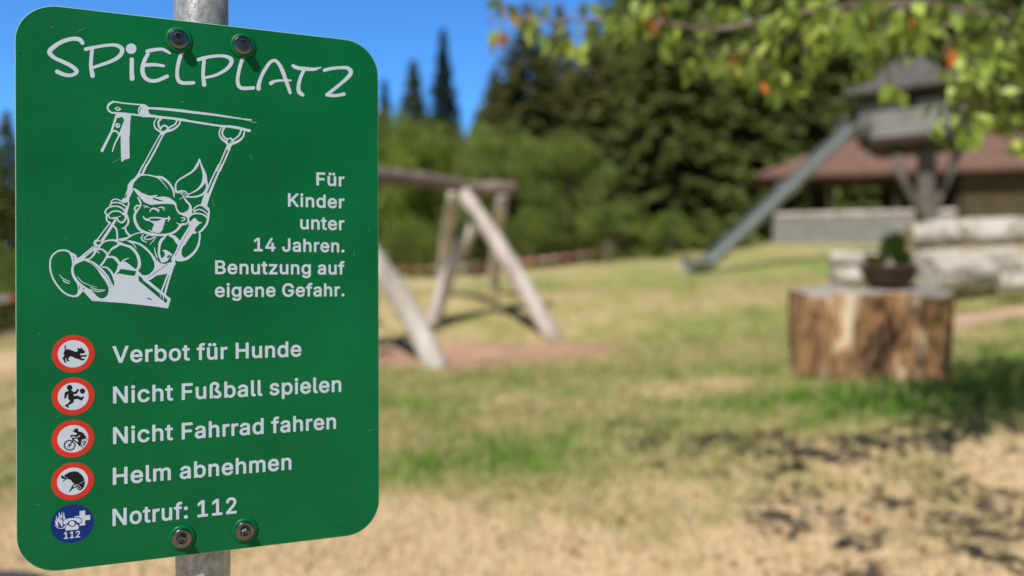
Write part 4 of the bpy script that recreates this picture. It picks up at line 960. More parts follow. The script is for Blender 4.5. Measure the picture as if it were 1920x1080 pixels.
# --- blue emergency call symbol
mb = MB()
disc_mesh(mb, 135.5, 981.6, ring_radius(135.5, 981.6, 36), .00015, 0)
fd = Field(98, 944, 174, 1020, .24); fd.frame(90, 940, 13.5)
fd.fill([(205, 470), (215, 360), (230, 440), (225, 480)], grow=4)
fd.fill([(175, 480), (215, 512), (250, 430), (265, 380), (290, 420), (330, 482), (365, 460), (372, 520), (385, 590), (350, 640), (330, 610), (322, 560), (300, 572), (282, 540), (272, 470), (252, 520), (252, 580), (272, 640), (220, 610), (190, 550)], grow=2)
fd.fill([(275, 310), (290, 270), (310, 350), (335, 382), (350, 300), (360, 260), (366, 360), (340, 452), (310, 420), (280, 360)], grow=2)
fd.fill([(390, 380), (400, 270), (415, 370), (440, 440), (400, 472), (385, 430)], grow=3)
fd.stroke([(180, 590), (240, 660), (320, 685), (400, 665), (470, 592)], [16, 16, 14, 28, 44])
fd.fill([(800, 245), (940, 230), (940, 350), (1070, 342), (1068, 465), (940, 475), (938, 605), (800, 615), (800, 400), (665, 405), (665, 380), (800, 365)])
hs = [(385, 560), (390, 510), (440, 460), (540, 430), (680, 418), (790, 430), (845, 470), (845, 520), (800, 540), (745, 535), (715, 495), (650, 480), (560, 490), (510, 520), (480, 568), (400, 578)]
fd.fill(hs, True, True, grow=20); fd.fill(hs, False, True)
fd.fill([(500, 585), (530, 600), (600, 640), (680, 610), (720, 570), (770, 610), (782, 660), (758, 708), (452, 740), (437, 680)], True, grow=16)
fd.fill([(500, 585), (530, 600), (600, 640), (680, 610), (720, 570), (770, 610), (782, 660), (758, 708), (452, 740), (437, 680)])
fd.disc((610, 560), 98, True, ry=84); fd.disc((610, 558), 72, False, ry=62)
v, f = fd.mesh(px_tow(.0003)); mb.add(v, f, 1)
ul, vl = pix2uv(119.8, 1010.2); ur, vr = pix2uv(150.2, 1007.5); a, b = pix2uv(120, 997.4), pix2uv(120, 1010.2)
fd = Field(float(ul) - .003, float(vl) - .003, float(ur) + .003, float(vl) + .012, .00016)
set_text(fd, '112', float(ul), float(ur), float((vl + vr) / 2), float(a[1] - b[1]))
v, f = fd.mesh(uv_tow(.0003)); mb.add(v, [q[::-1] for q in f], 1)
mb.build('emergency_symbol', [M['blue'], M['white']], board)

# --- specks of dirt and fine scratches on the board
mb = MB(); rd = random.Random(8)
known = [(38, 100, 2.2), (150, 353, 1.6), (184, 351, 1.8), (187, 420, 2.0), (50, 409, 2.2), (253, 717, 2.4), (200, 822, 1.4), (203, 824, 1.4), (285, 888, 2), (450, 776, 1.8), (42, 624, 1.6), (52, 546, 1.5), (40, 992, 1.6), (40, 1034, 1.6), (320, 585, 1.6), (380, 580, 1.3), (245, 60, 1.6), (155, 420, 1.3), (633, 335, 1.5), (697, 396, 1.5), (700, 577, 1.8), (413, 881, 1.4), (443, 840, 1.3), (535, 911, 1.8), (598, 809, 1.3), (654, 653, 1.6), (361, 650, 1.6), (329, 667, 1.4)]
for x, y, r in known + [(rd.uniform(45, 690), rd.uniform(110, 980), rd.uniform(.5, .9)) for _ in range(60)]:
    u, v = pix2uv(x, y); rr = r * .00033
    mb.add([tuple(uv2w(u + rr * math.cos(k * PI / 4 + .2) * rd.uniform(.7, 1.2), v + rr * math.sin(k * PI / 4 + .2) * rd.uniform(.7, 1.3), .00045)) for k in range(8)], [tuple(range(8))])
mb.build('dirt_specks', M['dirt'], board)
mb = MB()
sc = [((94, 54), (100, 49)), ((146, 59), (160, 52)), ((212, 305), (233, 293)), ((398, 375), (402, 390)), ((690, 808), (702, 804)), ((68, 946), (74, 947)), ((484, 172), (486, 174)), ((340, 193), (346, 189)), ((470, 290), (471, 302)), ((690, 432), (694, 427)), ((107, 782), (113, 778)), ((212, 64), (212.8, 64.6)), ((73, 627), (76, 624)), ((663, 480), (665, 470))]
for _ in range(70):
    x, y = rd.uniform(45, 690), rd.uniform(110, 985); l = rd.uniform(.6, 4); a = rd.uniform(-.7, .3)
    sc.append(((x, y), (x + l * math.cos(a), y + l * math.sin(a))))
for p, q in sc:
    a = Vector(uv2w(*pix2uv(*p), .00048)); b = Vector(uv2w(*pix2uv(*q), .00048))
    d = (b - a).normalized(); w = S_N.cross(d) * .00016
    mb.add([tuple(a - w), tuple(b - w * .4), tuple(b + w * .4), tuple(a + w)], [(0, 1, 2, 3)])
mb.build('scratches', M['scratch'], board)
# ------------------------------------------------------------ wood, stone, metal of the playground
M['log_grey'] = noise_mat('weathered_log', [(.30, .25, .225), (.56, .50, .47), (.72, .67, .64)], scale=3.0, stretch=(1, 1, .25), rough=.85, spec=.15, bump=.5, bscale=14)
M['beam'] = noise_mat('dark_beam_wood', [(.10, .08, .07), (.19, .15, .13), (.30, .25, .225)], scale=3.5, rough=.85, spec=.15, bump=.5, bscale=14)
M['plank_grey'] = noise_mat('grey_plank', [(.145, .14, .14), (.25, .24, .24), (.34, .33, .33)], scale=2.2, stretch=(1, 1, 7), rough=.85, spec=.15, bump=.4, bscale=9)
M['plank_brown'] = noise_mat('brown_plank', [(.045, .034, .018), (.085, .064, .034), (.125, .095, .055)], scale=2.5, stretch=(6, 6, 1), rough=.8, spec=.2, bump=.4, bscale=9)  # darkened so the colour carries the eave shade on the closed wall
M['tower_post'] = noise_mat('tower_post_wood', [(.075, .066, .06), (.14, .125, .115), (.20, .18, .165)], scale=2.2, stretch=(5, 5, 1), rough=.85, spec=.15, bump=.4, bscale=9)
M['plank_dark'] = noise_mat('dark_plank', [(.03, .024, .02), (.065, .05, .04)], scale=3, stretch=(4, 4, 1), rough=.85, spec=.2, bump=.3)
M['white_log'] = noise_mat('debarked_log', [(.12, .09, .07), (.32, .27, .225), (.48, .44, .40), (.60, .565, .535)], scale=4.5, stretch=(1, 1, 1), rough=.85, spec=.15, bump=.9, bscale=12, pos=(.33, .42, .52, .66), dist=1.2)
M['log_end'] = noise_mat('log_end_grain', [(.45, .32, .17), (.62, .47, .28)], scale=12, rough=.85, spec=.15, bump=.3)
M['dark_iron'] = noise_mat('dark_iron', [(.025, .028, .04), (.05, .05, .06)], scale=20, rough=.5, metallic=.6)
M['slide'] = noise_mat('slide_steel', [(.24, .28, .275), (.33, .37, .365)], scale=4, rough=.42, metallic=.55, spec=.5, bump=.04)
M['roof_red'] = noise_mat('red_brown_roof', [(.125, .068, .058), (.18, .105, .09), (.235, .145, .125)], scale=5, rough=.85, spec=.15, bump=.5, bscale=20)
M['shingle'] = noise_mat('grey_shingle', [(.065, .06, .06), (.115, .105, .105), (.17, .155, .152)], scale=7, rough=.9, spec=.1, bump=.6, bscale=22)
M['clay'] = noise_mat('dark_clay_bowl', [(.045, .025, .018), (.085, .05, .036)], scale=9, rough=.7, spec=.25, bump=.2)
M['soil'] = noise_mat('potting_soil', [(.02, .014, .01), (.05, .035, .022)], scale=40, rough=.95, bump=.6)
M['boulder'] = noise_mat('slate_boulder', [(.045, .048, .06), (.085, .088, .105)], scale=9, rough=.8, spec=.3, bump=.5)
M['bark'] = noise_mat('bark', [(.045, .034, .026), (.11, .085, .065), (.17, .14, .115)], scale=6, stretch=(1, 1, .3), rough=.9, spec=.1, bump=.7, bscale=18)
M['twig'] = noise_mat('twig_bark', [(.11, .085, .07), (.22, .18, .15), (.30, .27, .24)], scale=14, rough=.85, spec=.15, bump=.3)

# ------------------------------------------------------------ log swing
def gp(px, py, d):
    p = P(px, py, d); return Vector((p.x, p.y, gz1(p.x, p.y)))
rng = random.Random(5)
ap1 = P(878, 372, 11.8); ap2 = P(612, 338, 9.8)
swing = empty('log_swing', gp(820, 640, 10.6), 'weathered grey log swing frame with crossed legs standing on the bark mulch patch', 'swing')
def log(name, pts, r, m=None, n=14, parent=None, mats=None, sub=6, wob=.035):
    pts = [Vector(tuple(p)) for p in catmull([tuple(p) for p in pts], sub)] if len(pts) > 2 else [pts[0].lerp(pts[1], k / 7) for k in range(8)]
    rr = r if hasattr(r, '__len__') else [r, r]
    rad = [lerp(rr[0], rr[-1], k / (len(pts) - 1)) * (1 + rng.uniform(-wob, wob)) for k in range(len(pts))]
    mb = MB(); mb.tube(pts, rad, n, cap=False, wob=.02, rng=rng)
    base = len(mb.v) - n
    mb.f.append(tuple(range(n))[::-1]); mb.m.append(1); mb.f.append(tuple(base + k for k in range(n))); mb.m.append(1)
    o = mb.build(name, mats or [m, M['log_end']], parent)
    for p in o.data.polygons: p.use_smooth = len(p.vertices) == 4
    return o
G = M['log_grey']; GG = [G, G]
f1 = gp(1052, 636, 11.3); f2 = gp(803, 603, 12.4)
def past(a, b, k): return a + (b - a) * k
log('leg', [f1 - Vector((0, 0, .2)), past(f1, ap1 + Vector((-.02, 0, 0)), .6), P(868, 360, 11.75)], [.135, .105], parent=swing, mats=GG, sub=4)
log('leg', [f2 - Vector((0, 0, .2)), P(848, 500, 12.2), P(903, 396, 11.95)], [.12, .10], parent=swing, mats=GG, sub=4)
f3 = gp(832, 690, 9.5); f4 = gp(470, 670, 10.3)
log('leg', [f3 - Vector((0, 0, .2)), P(752, 560, 9.65), P(590, 330, 9.75)], [.15, .125], parent=swing, mats=GG, sub=4)
log('leg', [f4 - Vector((0, 0, .2)), P(560, 470, 10.0), P(636, 330, 9.95)], [.14, .12], parent=swing, mats=GG, sub=4)
log('beam', [P(545, 338, 9.4), P(640, 326, 10.0), P(740, 331, 10.8), P(830, 342, 11.5), P(905, 358, 12.0)], [.125, .10], parent=swing, mats=[M['beam'], M['beam']], sub=6)
log('cross_beam', [P(880, 352, 11.72), P(968, 353, 11.9)], [.105, .10], parent=swing, mats=[M['beam'], M['beam']])
f5 = gp(926, 545, 14.4); f6 = gp(826, 530, 14.4)
log('leg', [f5 - Vector((0, 0, .2)), P(931, 450, 13.4), P(945, 360, 12.3)], [.10, .09], parent=swing, mats=GG, sub=4)
log('leg', [f6 - Vector((0, 0, .2)), P(838, 450, 13.4), P(855, 352, 12.1)], [.11, .10], parent=swing, mats=GG, sub=4)
mb = MB()
c = P(892, 398, 11.72)
mb.abox(c, (1, 0, 0), (0, 1, 0), -.07, .07, -.10, .14, -.13, .10); b = mb.build('bracket', M['dark_iron'], swing); bevel(b, .015)
# seat hanging from the beam (hidden behind the board from here)
q1, q2 = P(668, 330, 10.1), P(706, 332, 10.35)
zs = gz1(q1.x, q1.y) + .45
mb = MB()
for q in (q1, q2): mb.tube([q - Vector((0, 0, .08)), Vector((q.x, q.y, zs))], .009, 6)
mb.build('chain', M['dark_iron'], swing)
e = (q2 - q1); e.z = 0; L = e.length; e.normalize(); s_ = Vector((-e.y, e.x, 0))
mb = MB(); mb.abox(Vector((q1.x, q1.y, zs)), e, s_, -.06, L + .06, -.09, .09, -.02, .02); bevel(mb.build('seat', M['plank_dark'], swing), .01)

# ------------------------------------------------------------ big stump, flower bowl and plants
def stump_material():
    m, n, b = mat('old_stump_wood')
    tc = N(n, 'ShaderNodeTexCoord')
    mp = N(n, 'ShaderNodeMapping'); mp.inputs['Scale'].default_value = (1, 1, .42)
    n.links.new(tc.outputs['Object'], mp.inputs['Vector'])
    nz = N(n, 'ShaderNodeTexNoise'); nz.inputs['Scale'].default_value = 4.0; nz.inputs['Distortion'].default_value = .5; nz.inputs['Detail'].default_value = 5; nz.inputs['Roughness'].default_value = .62
    n.links.new(mp.outputs[0], nz.inputs['Vector'])
    cr = N(n, 'ShaderNodeValToRGB'); el = cr.color_ramp.elements
    stops = [(.34, (.02, .014, .011)), (.42, (.12, .068, .038)), (.48, (.33, .185, .085)), (.525, (.15, .09, .055)), (.57, (.46, .27, .12)), (.63, (.62, .50, .37))]
    while len(el) < len(stops): el.new(.5)
    for i, (p, c) in enumerate(stops): el[i].position = p; el[i].color = (*c, 1)
    n.links.new(nz.outputs['Fac'], cr.inputs[0])
    mp2 = N(n, 'ShaderNodeMapping'); mp2.inputs['Scale'].default_value = (1, 1, .4); mp2.inputs['Location'].default_value = (3.3, 1.2, 0)
    n.links.new(tc.outputs['Object'], mp2.inputs['Vector'])
    n2 = N(n, 'ShaderNodeTexNoise'); n2.inputs['Scale'].default_value = 2.6; n2.inputs['Detail'].default_value = 4
    n.links.new(mp2.outputs[0], n2.inputs['Vector'])
    mr = N(n, 'ShaderNodeMapRange'); mr.inputs[1].default_value = .64; mr.inputs[2].default_value = .69
    n.links.new(n2.outputs['Fac'], mr.inputs[0])
    mx = N(n, 'ShaderNodeMix', data_type='RGBA'); mx.inputs[7].default_value = (.22, .20, .19, 1)
    n.links.new(mr.outputs[0], mx.inputs[0]); n.links.new(cr.outputs[0], mx.inputs[6])
    n.links.new(mx.outputs[2], b.inputs['Base Color'])
    b.inputs['Roughness'].default_value = .85; b.inputs['Specular IOR Level'].default_value = .15
    bp = N(n, 'ShaderNodeBump'); bp.inputs['Strength'].default_value = .8; bp.inputs['Distance'].default_value = .05
    n.links.new(nz.outputs['Fac'], bp.inputs['Height']); n.links.new(bp.outputs[0], b.inputs['Normal'])
    return m
M['stump'] = stump_material()
M['stump_top'] = noise_mat('sawn_stump_top', [(.22, .20, .18), (.36, .33, .30), (.47, .44, .41)], scale=7, rough=.85, spec=.15, bump=.4, bscale=20)
SD = 7.05
sc0 = P(1636, 640, SD); SX, SY = sc0.x, sc0.y
SZ0 = gz1(SX, SY - .45) - .06
SZT = CAMZ - .035
stump = empty('tree_stump', (SX, SY, SZ0), 'massive weathered old tree stump with fluted brown sides, the flower bowl on top', 'stump')
def stump_mesh():
    nA, nZ = 120, 22
    V = []; Fc = []; mi = []
    for j in range(nZ + 1):
        t = j / nZ
        for k in range(nA):
            a = 2 * PI * k / nA
            ca, sa = math.cos(a), math.sin(a)
            fl = .5 * float(fbm(np.array([ca * 3.6 + 7]), np.array([sa * 3.6 + 3 + .25 * t]), 41, 3)[0]) - .25
            r = .595 + 1.05 * fl * (1 - .15 * t) + .11 * max(0, .22 - t) * 2.0
            r += .030 * math.sin(t * 3.0 + a * 2) - .01 * t
            r -= .10 * max(0, math.cos(a - 4.55)) ** 24 * (1 - .3 * t)
            r += .02 * (float(vnoise(np.array([a * 9]), np.array([t * 4]), 3)[0]) - .5)
            z = SZ0 + t * (SZT - SZ0)
            if j == nZ: z += .035 * sa + .026 * math.sin(3 * a + 1) + .012 * math.sin(7 * a) + .02 * ca
            elif t > .8: z += (t - .8) / .2 * (.035 * sa + .02 * ca)
            V.append((SX + r * ca, SY + r * sa, z))
    for j in range(nZ):
        for k in range(nA):
            k2 = (k + 1) % nA
            Fc.append((j * nA + k, j * nA + k2, (j + 1) * nA + k2, (j + 1) * nA + k))
    return V, Fc, nA, nZ
V, Fc, nA, nZ = stump_mesh()
mesh_obj('trunk_side', V, Fc, M['stump'], stump, smooth=True)
top = V[nZ * nA:]
T = list(top); FT = []
for s in (.98, .66, .33):
    T += [(SX + (x - SX) * s, SY + (y - SY) * s, SZT + (z - SZT) * s + (.012 if s < .9 else .008)) for x, y, z in top]
for j in range(3):
    for k in range(nA): FT.append((j * nA + k, j * nA + (k + 1) % nA, (j + 1) * nA + (k + 1) % nA, (j + 1) * nA + k))
FT.append(tuple(3 * nA + k for k in range(nA)))
mesh_obj('sawn_top', T, FT, M['stump_top'], stump, smooth=True)

PO = Vector((P(1664, 500, SD).x, SY - .02, SZT + .013))
bowl = empty('flower_bowl', PO, 'dark brown clay flower bowl standing on the tree stump', 'flower bowl')
mb = MB()
mb.lathe(PO, (0, 0, 1), [(.13, 0), (.15, .01), (.205, .10), (.232, .17), (.245, .178), (.245, .205), (.228, .207), (.222, .175)], 40)
o = mb.build('bowl', M['clay'], bowl); o.data.polygons.foreach_set('use_smooth', [len(p.vertices) == 4 for p in o.data.polygons])
mb = MB(); mb.lathe(PO + Vector((0, 0, .17)), (0, 0, 1), [(.223, 0), (.12, .012), (.02, .018)], 24); mb.build('soil', M['soil'], bowl)
M['needle'] = leaf_mat('dwarf_conifer', [(.06, .12, .022), (.12, .21, .04)], scale=9, trans=.15)
M['yellowleaf'] = leaf_mat('yellow_herb', [(.16, .19, .035), (.30, .27, .06)], scale=9, trans=.25)
M['pink'] = leaf_mat('pink_petal', [(.55, .18, .20), (.70, .35, .36)], scale=9, trans=.3)
def tuftplant(name, c, n, rx, h, L, w, m, seed, label, cat, tip=.5):
    r = np.random.RandomState(seed)
    t = r.rand(n) ** .8; a = r.uniform(0, 2 * PI, n); rad = rx * np.sqrt(r.rand(n)) * (1 - tip * t)
    b = np.stack([c[0] + rad * np.cos(a), c[1] + rad * np.sin(a), c[2] + h * t], 1)
    u = np.stack([np.cos(a) * .7, np.sin(a) * .7, r.uniform(.2, 1.2, n)], 1) * (L * r.uniform(.6, 1.2, (n, 1)))
    s = np.stack([-np.sin(a), np.cos(a), r.uniform(-.5, .5, n)], 1) * w
    v = np.stack([b, b + u * .5 + s, b + u, b + u * .5 - s], 1).reshape(-1, 3)
    o = mesh_obj(name, v, np.arange(4 * n).reshape(-1, 4), m, origin=c)
    mb = MB()
    return tagit(o, label, cat)
pc = PO + Vector((.0, .0, .185))
tuftplant('bowl_plant', tuple(pc + Vector((.06, .02, 0))), 520, .15, .25, .09, .011, M['needle'], 1, 'leafy green upright plant in the middle of the flower bowl', 'plant', .65)
tuftplant('bowl_plant', tuple(pc + Vector((-.13, -.02, 0))), 260, .08, .09, .05, .012, M['yellowleaf'], 2, 'low yellow green herb at the left rim of the flower bowl', 'plant')
tuftplant('bowl_plant', tuple(pc + Vector((.15, .03, 0))), 260, .06, .12, .05, .012, M['needle'], 3, 'small loose green plant at the right rim of the flower bowl', 'plant')
tuftplant('bowl_flower', tuple(pc + Vector((-.19, .0, .05))), 60, .035, .05, .03, .012, M['pink'], 4, 'small pink flower leaning over the left rim of the bowl', 'flower')

# ------------------------------------------------------------ pile of pale debarked logs
WL = [M['white_log'], M['log_end']]
def pile_log(a, b, r, label, knots, seed):
    a, b = Vector(a), Vector(b)
    root = empty('pale_log', (a + b) / 2 - Vector((0, 0, r)), label, 'log', 'pale logs piled behind the stump')
    rl = random.Random(seed)
    n, m_ = 26, 24
    ax = (b - a).normalized(); u = ax.cross(Vector((0, 0, 1))).normalized(); w = u.cross(ax)
    V = []; Fc = []
    for i in range(n):
        t = i / (n - 1)
        p = a.lerp(b, t) + w * (.03 * math.sin(t * 5 + seed)) + u * (.03 * math.cos(t * 4 + seed))
        for k in range(m_):
            an = 2 * PI * k / m_
            nn = float(fbm(np.array([math.cos(an) * 1.3 + seed + t * 3]), np.array([math.sin(an) * 1.3 + t * 2.2]), seed, 3)[0]) - .5
            rr = r * (1 + .62 * nn)
            for kt, ka in knots: rr += r * .22 * math.exp(-((t - kt) / .05) ** 2 - (((an - ka + PI) % (2 * PI) - PI) / .4) ** 2)
            V.append(tuple(p + (u * math.cos(an) + w * math.sin(an)) * rr))
    for i in range(n - 1):
        for k in range(m_):
            k2 = (k + 1) % m_
            Fc.append((i * m_ + k, i * m_ + k2, (i + 1) * m_ + k2, (i + 1) * m_ + k))
    mesh_obj('stem', V, Fc, M['white_log'], root, smooth=True)
    E = V[:m_] + V[-m_:]
    for e in (0, 1): mesh_obj('cut_end', E[e * m_:(e + 1) * m_], [tuple(range(m_))[::-1] if e == 0 else tuple(range(m_))], M['log_end' if seed == 1 else 'white_log'], root)
pile_log(P(1706, 449, 10.7), P(2160, 418, 10.3), .195, 'thick white debarked log on top of the pile, directly right of the flower bowl', [(.2, 4.4), (.45, 3.6), (.6, 5)], 1)
pile_log(P(1742, 524, 10.1), P(2150, 476, 11.2), .21, 'thick white log at the bottom of the pile, resting on the grass', [(.1, 4.0), (.36, 4.8), (.7, 3.9)], 2)
pile_log(P(1556, 489, 11.8), P(1900, 484, 11.3), .115, 'thin pale log behind the flower bowl, its end sticking out at the left', [(.3, 4)], 3)
pile_log(P(1562, 519, 10.9), P(1800, 506, 10.8), .14, 'short cream coloured log lying behind the left half of the stump', [(.5, 3)], 4)
pile_log(P(1872, 530, 9.75), P(2150, 534, 9.3), .125, 'slim pale log in front of the pile at the right picture edge', [(.4, 4)], 5)

# ------------------------------------------------------------ slide tower
TW = empty('slide_tower', gp(1735, 475, 19), 'grey wooden play tower on a forked post with a shingled pyramid roof', 'play tower')
A = P(1612, 264, 19.4); B = P(1778, 260, 18.3)
e1 = Vector((B.x - A.x, B.y - A.y, 0)); TL = e1.length; e1.normalize(); e2 = Vector((-e1.y, e1.x, 0))
z0, z1 = A.z, A.z + .80
TD = 2.3
o = Vector((A.x, A.y, 0))
def planks(mb, o, e1, e2, L, z0, z1, n, th=.035, gap=.008, skip=None):
    h = (z1 - z0) / n
    for i in range(n):
        for s0, s1 in ([(0, L)] if not skip or i not in skip else skip[i]):
            mb.abox(o, e1, e2, s0, s1, -.004 * (i % 2), th, z0 + i * h + gap / 2, z0 + (i + 1) * h - gap / 2)
mb = MB()
planks(mb, o, e1, e2, TL, z0, z1, 5, skip={4: [(0, 1.02), (1.22, TL)]})
planks(mb, o + e2 * (TD - .04), e1, e2, TL, z0, z1, 5)
planks(mb, o + e1 * (TL - .0), e2, e1 * -1, TD, z0, z1, 5, th=.04)
planks(mb, o + e1 * .04, e2, e1 * -1, TD, z0, z1, 5, skip={3: [(1.1, TD)], 4: [(1.1, TD)], 2: [(1.1, TD)], 1: [(1.1, TD)]})
mb.build('plank_wall', M['plank_grey'], TW)
mb = MB(); mb.abox(o, e1, e2, -.02, TL + .02, -.02, TD + .02, z0 - .16, z0 - .003); mb.build('floor_deck', M['plank_dark'], TW)
zt = z1 + .52
for a, b in ((.05, .05), (TL - .13, .05), (.05, TD - .13), (TL - .13, TD - .13)):
    mb = MB(); mb.abox(o, e1, e2, a, a + .08, b, b + .08, z0, zt); mb.build('roof_post', M['plank_dark'], TW)
mb = MB()
ez = z1 + .30; ov = .36
pr = [(-ov + .05, -ov), (TL + ov + .1, -ov), (TL + ov + .1, TD + ov), (-ov + .05, TD + ov)]
cx, cy = TL / 2, TD / 2
apz = P(1736, 92, 19.3).z
rings = [(1.0, ez - .05), (1.0, ez), (.62, ez + .36), (.06, apz)]
for s, z in rings:
    for a, b in pr:
        p = o + e1 * (cx + (a - cx) * s) + e2 * (cy + (b - cy) * s); mb.v.append((p.x, p.y, z))
for i in range(3):
    for k in range(4):
        mb.f.append((i * 4 + k, i * 4 + (k + 1) % 4, i * 4 + 4 + (k + 1) % 4, i * 4 + 4 + k)); mb.m.append(0)
mb.f.append((12, 13, 14, 15)); mb.m.append(0); mb.f.append((3, 2, 1, 0)); mb.m.append(0)
mb.build('roof', M['shingle'], TW)
# forked post and braces
pc = o + e1 * 1.35 + e2 * .75
zg = gz1(pc.x, pc.y)
log('post', [Vector((pc.x, pc.y, zg - .3)), Vector((pc.x - .03, pc.y, zg + 1.0)), Vector((pc.x + .03, pc.y, z0 - .16))], [.24, .21], parent=TW, mats=[M['tower_post'], M['tower_post']])
log('brace', [Vector((pc.x - .12, pc.y - .1, zg + .9)), P(1690, 330, 18.9), Vector(tuple(o + e1 * .75 + e2 * .5)) + Vector((0, 0, z0 - .16))], [.10, .09], parent=TW, mats=[M['tower_post'], M['tower_post']])
log('brace', [Vector((pc.x + .12, pc.y + .1, zg + .9)), Vector(tuple(o + e1 * 2.05 + e2 * 1.2)) + Vector((0, 0, z0 - .16))], [.10, .09], parent=TW, mats=[M['tower_post'], M['tower_post']])

# ------------------------------------------------------------ steel slide
s_top = P(1604, 236, 19.0); s_bot = P(1332, 492, 16.9); s_end = P(1290, 494, 16.55)
slide = empty('steel_slide', gp(1300, 505, 16.6), 'long steep grey steel trough slide running down from the tower to the meadow', 'slide')
path = [s_top + Vector((.35, .35, .02)), s_top, s_top.lerp(s_bot, .08), s_top.lerp(s_bot, .5), s_top.lerp(s_bot, .93), s_bot + Vector((-.12, -.04, -.05)), s_end]
cp = [Vector(tuple(p)) for p in catmull([tuple(p) for p in path], 5)]
def trough(pts, R, th, arc=105, n=12):
    mb = MB()
    for i, p in enumerate(pts):
        t = (pts[min(i + 1, len(pts) - 1)] - pts[max(i - 1, 0)]).normalized()
        s = t.cross(Vector((0, 0, 1))).normalized(); nrm = s.cross(t)
        row = []
        for r in (R, R + th):
            for k in range(n + 1):
                a = math.radians(-arc + 2 * arc * k / n)
                row.append(tuple(p + s * math.sin(a) * r - nrm * (math.cos(a) * r - R * .35)))
        mb.v += row
    m2 = 2 * (n + 1)
    for i in range(len(pts) - 1):
        b, c = i * m2, (i + 1) * m2
        for k in range(n):
            mb.f.append((b + k, b + k + 1, c + k + 1, c + k)); mb.m.append(0)
            q = n + 1
            mb.f.append((b + q + k + 1, b + q + k, c + q + k, c + q + k + 1)); mb.m.append(0)
        for k, q in ((0, n + 1), (n, 2 * n + 1)):
            mb.f.append((b + k, c + k, c + q, b + q)); mb.m.append(0)
    for e in (0, (len(pts) - 1) * m2):
        for k in range(n): mb.f.append((e + k, e + k + 1, e + n + 2 + k, e + n + 1 + k)); mb.m.append(0)
    return mb
o_ = trough(cp, .20, .02, 100).build('trough', M['slide'], slide, smooth=True)
ax = (s_bot - s_top).normalized()
for k, hh in ((.49, .09),):
    c = s_top.lerp(s_bot, k)
    trough([c - ax * hh, c + ax * hh], .222, .03, 104).build('joint_collar', M['alu'], slide)
en = trough([s_top + Vector((.3, .3, .1)), s_top + ax * .25], .27, .02, 120); en.build('entrance_hood', M['alu'], slide)
g = gz1(s_end.x + .05, s_end.y)
mb = MB(); mb.tube([s_end + Vector((.02, 0, -.15)), Vector((s_end.x, s_end.y, g - .1))], .05, 10); mb.build('foot', M['slide'], slide)

# ------------------------------------------------------------ open pavilion behind the tower
A = P(1422, 326, 28.5); B = P(2010, 298, 26.2)
e1 = Vector((B.x - A.x, B.y - A.y, 0)).normalized(); e2 = Vector((-e1.y, e1.x, 0))
o = Vector((A.x, A.y, 0)); ze = A.z; PL, PD = 12.2, 3.7
pcen = o + e1 * PL / 2 + e2 * PD / 2
zgp = gz1(*(o + e1 * 1.2)[:2]) - .05
pav = empty('pavilion', (pcen.x, pcen.y, zgp), 'open wooden shelter with a red brown hipped roof behind the play tower', 'pavilion')
rz = P(1600, 262, 29.3).z
mb = MB()
def pp(a, b, z): p = o + e1 * a + e2 * b; return (p.x, p.y, z)
t4 = [(0, 0), (PL, 0), (PL, PD), (0, PD)]
low = [pp(a, b, ze - .16) for a, b in t4]; hi = [pp(a, b, ze) for a, b in t4]; rd_ = [pp(3.3, PD / 2, rz), pp(PL - 3.3, PD / 2, rz)]
mb.add(low + hi + rd_, [(3, 2, 1, 0), (0, 1, 5, 4), (1, 2, 6, 5), (2, 3, 7, 6), (3, 0, 4, 7), (4, 5, 9, 8), (5, 6, 9), (6, 7, 8, 9), (7, 4, 8)])
mb.build('roof', M['roof_red'], pav)
ins = .62; zw = ze - .165
def wall(name, a0, a1, b, za, zb_, m, n, back=False):
    mb = MB(); planks(mb, o + e1 * a0 + e2 * b, e1, e2, a1 - a0, za, zb_, n, th=.05); return mb.build(name, m, pav)
wall('low_wall', ins, 6.55, ins, zgp - .2, zgp + 1.10, M['plank_grey'], 6)
mb = MB(); mb.abox(o + e1 * ins + e2 * ins, e1, e2, -.02, 5.95, -.05, .12, zgp + 1.105, zgp + 1.25); mb.build('rail', M['log_grey'], pav)
wall('closed_wall', 6.75, PL - ins, ins, zgp - .2, zw, M['plank_brown'], 11)
# rear wall with two openings, side walls
bk = PD - ins
segs = [(ins, 1.55, zgp - .2, zw), (2.1, 2.75, zgp - .2, zw), (4.65, PL - ins, zgp - .2, zw)]
for a0, a1, za, zb_ in segs: wall('rear_wall', a0, a1, bk, za, zb_, M['plank_dark'], 9)
wall('rear_wall', 1.56, 2.09, bk, zgp - .2, zgp + 1.52, M['plank_dark'], 5); wall('rear_wall', 2.76, 4.64, bk, zgp - .2, zgp + 1.52, M['plank_dark'], 5)
wall('rear_wall', 1.56, 2.09, bk, zw - .10, zw, M['plank_dark'], 1); wall('rear_wall', 2.76, 4.64, bk, zw - .10, zw, M['plank_dark'], 1)
mb = MB()
planks(mb, o + e1 * ins + e2 * (ins + .06), e2, e1 * -1, PD - 2 * ins - .12, zgp - .2, zgp + 1.1, 6, th=.05)
mb.build('low_wall', M['plank_grey'], pav)
mb = MB(); planks(mb, o + e1 * (PL - ins) + e2 * (ins + .06), e2, e1 * -1, PD - 2 * ins - .12, zgp - .2, zw, 11, th=.05); mb.build('closed_wall', M['plank_brown'], pav)
for a in (ins + .02, 2.5, 4.6, 6.56):
    mb = MB(); mb.abox(o + e1 * a + e2 * (ins + .06), e1, e2, 0, .17, 0, .17, zgp - .2, zw); mb.build('post', M['plank_dark'], pav)
mb = MB(); mb.abox(o + e1 * 10.2 + e2 * (ins - .09), e1, e2, 0, .2, 0, .08, zgp - .2, zw); mb.build('post', M['plank_dark'], pav)

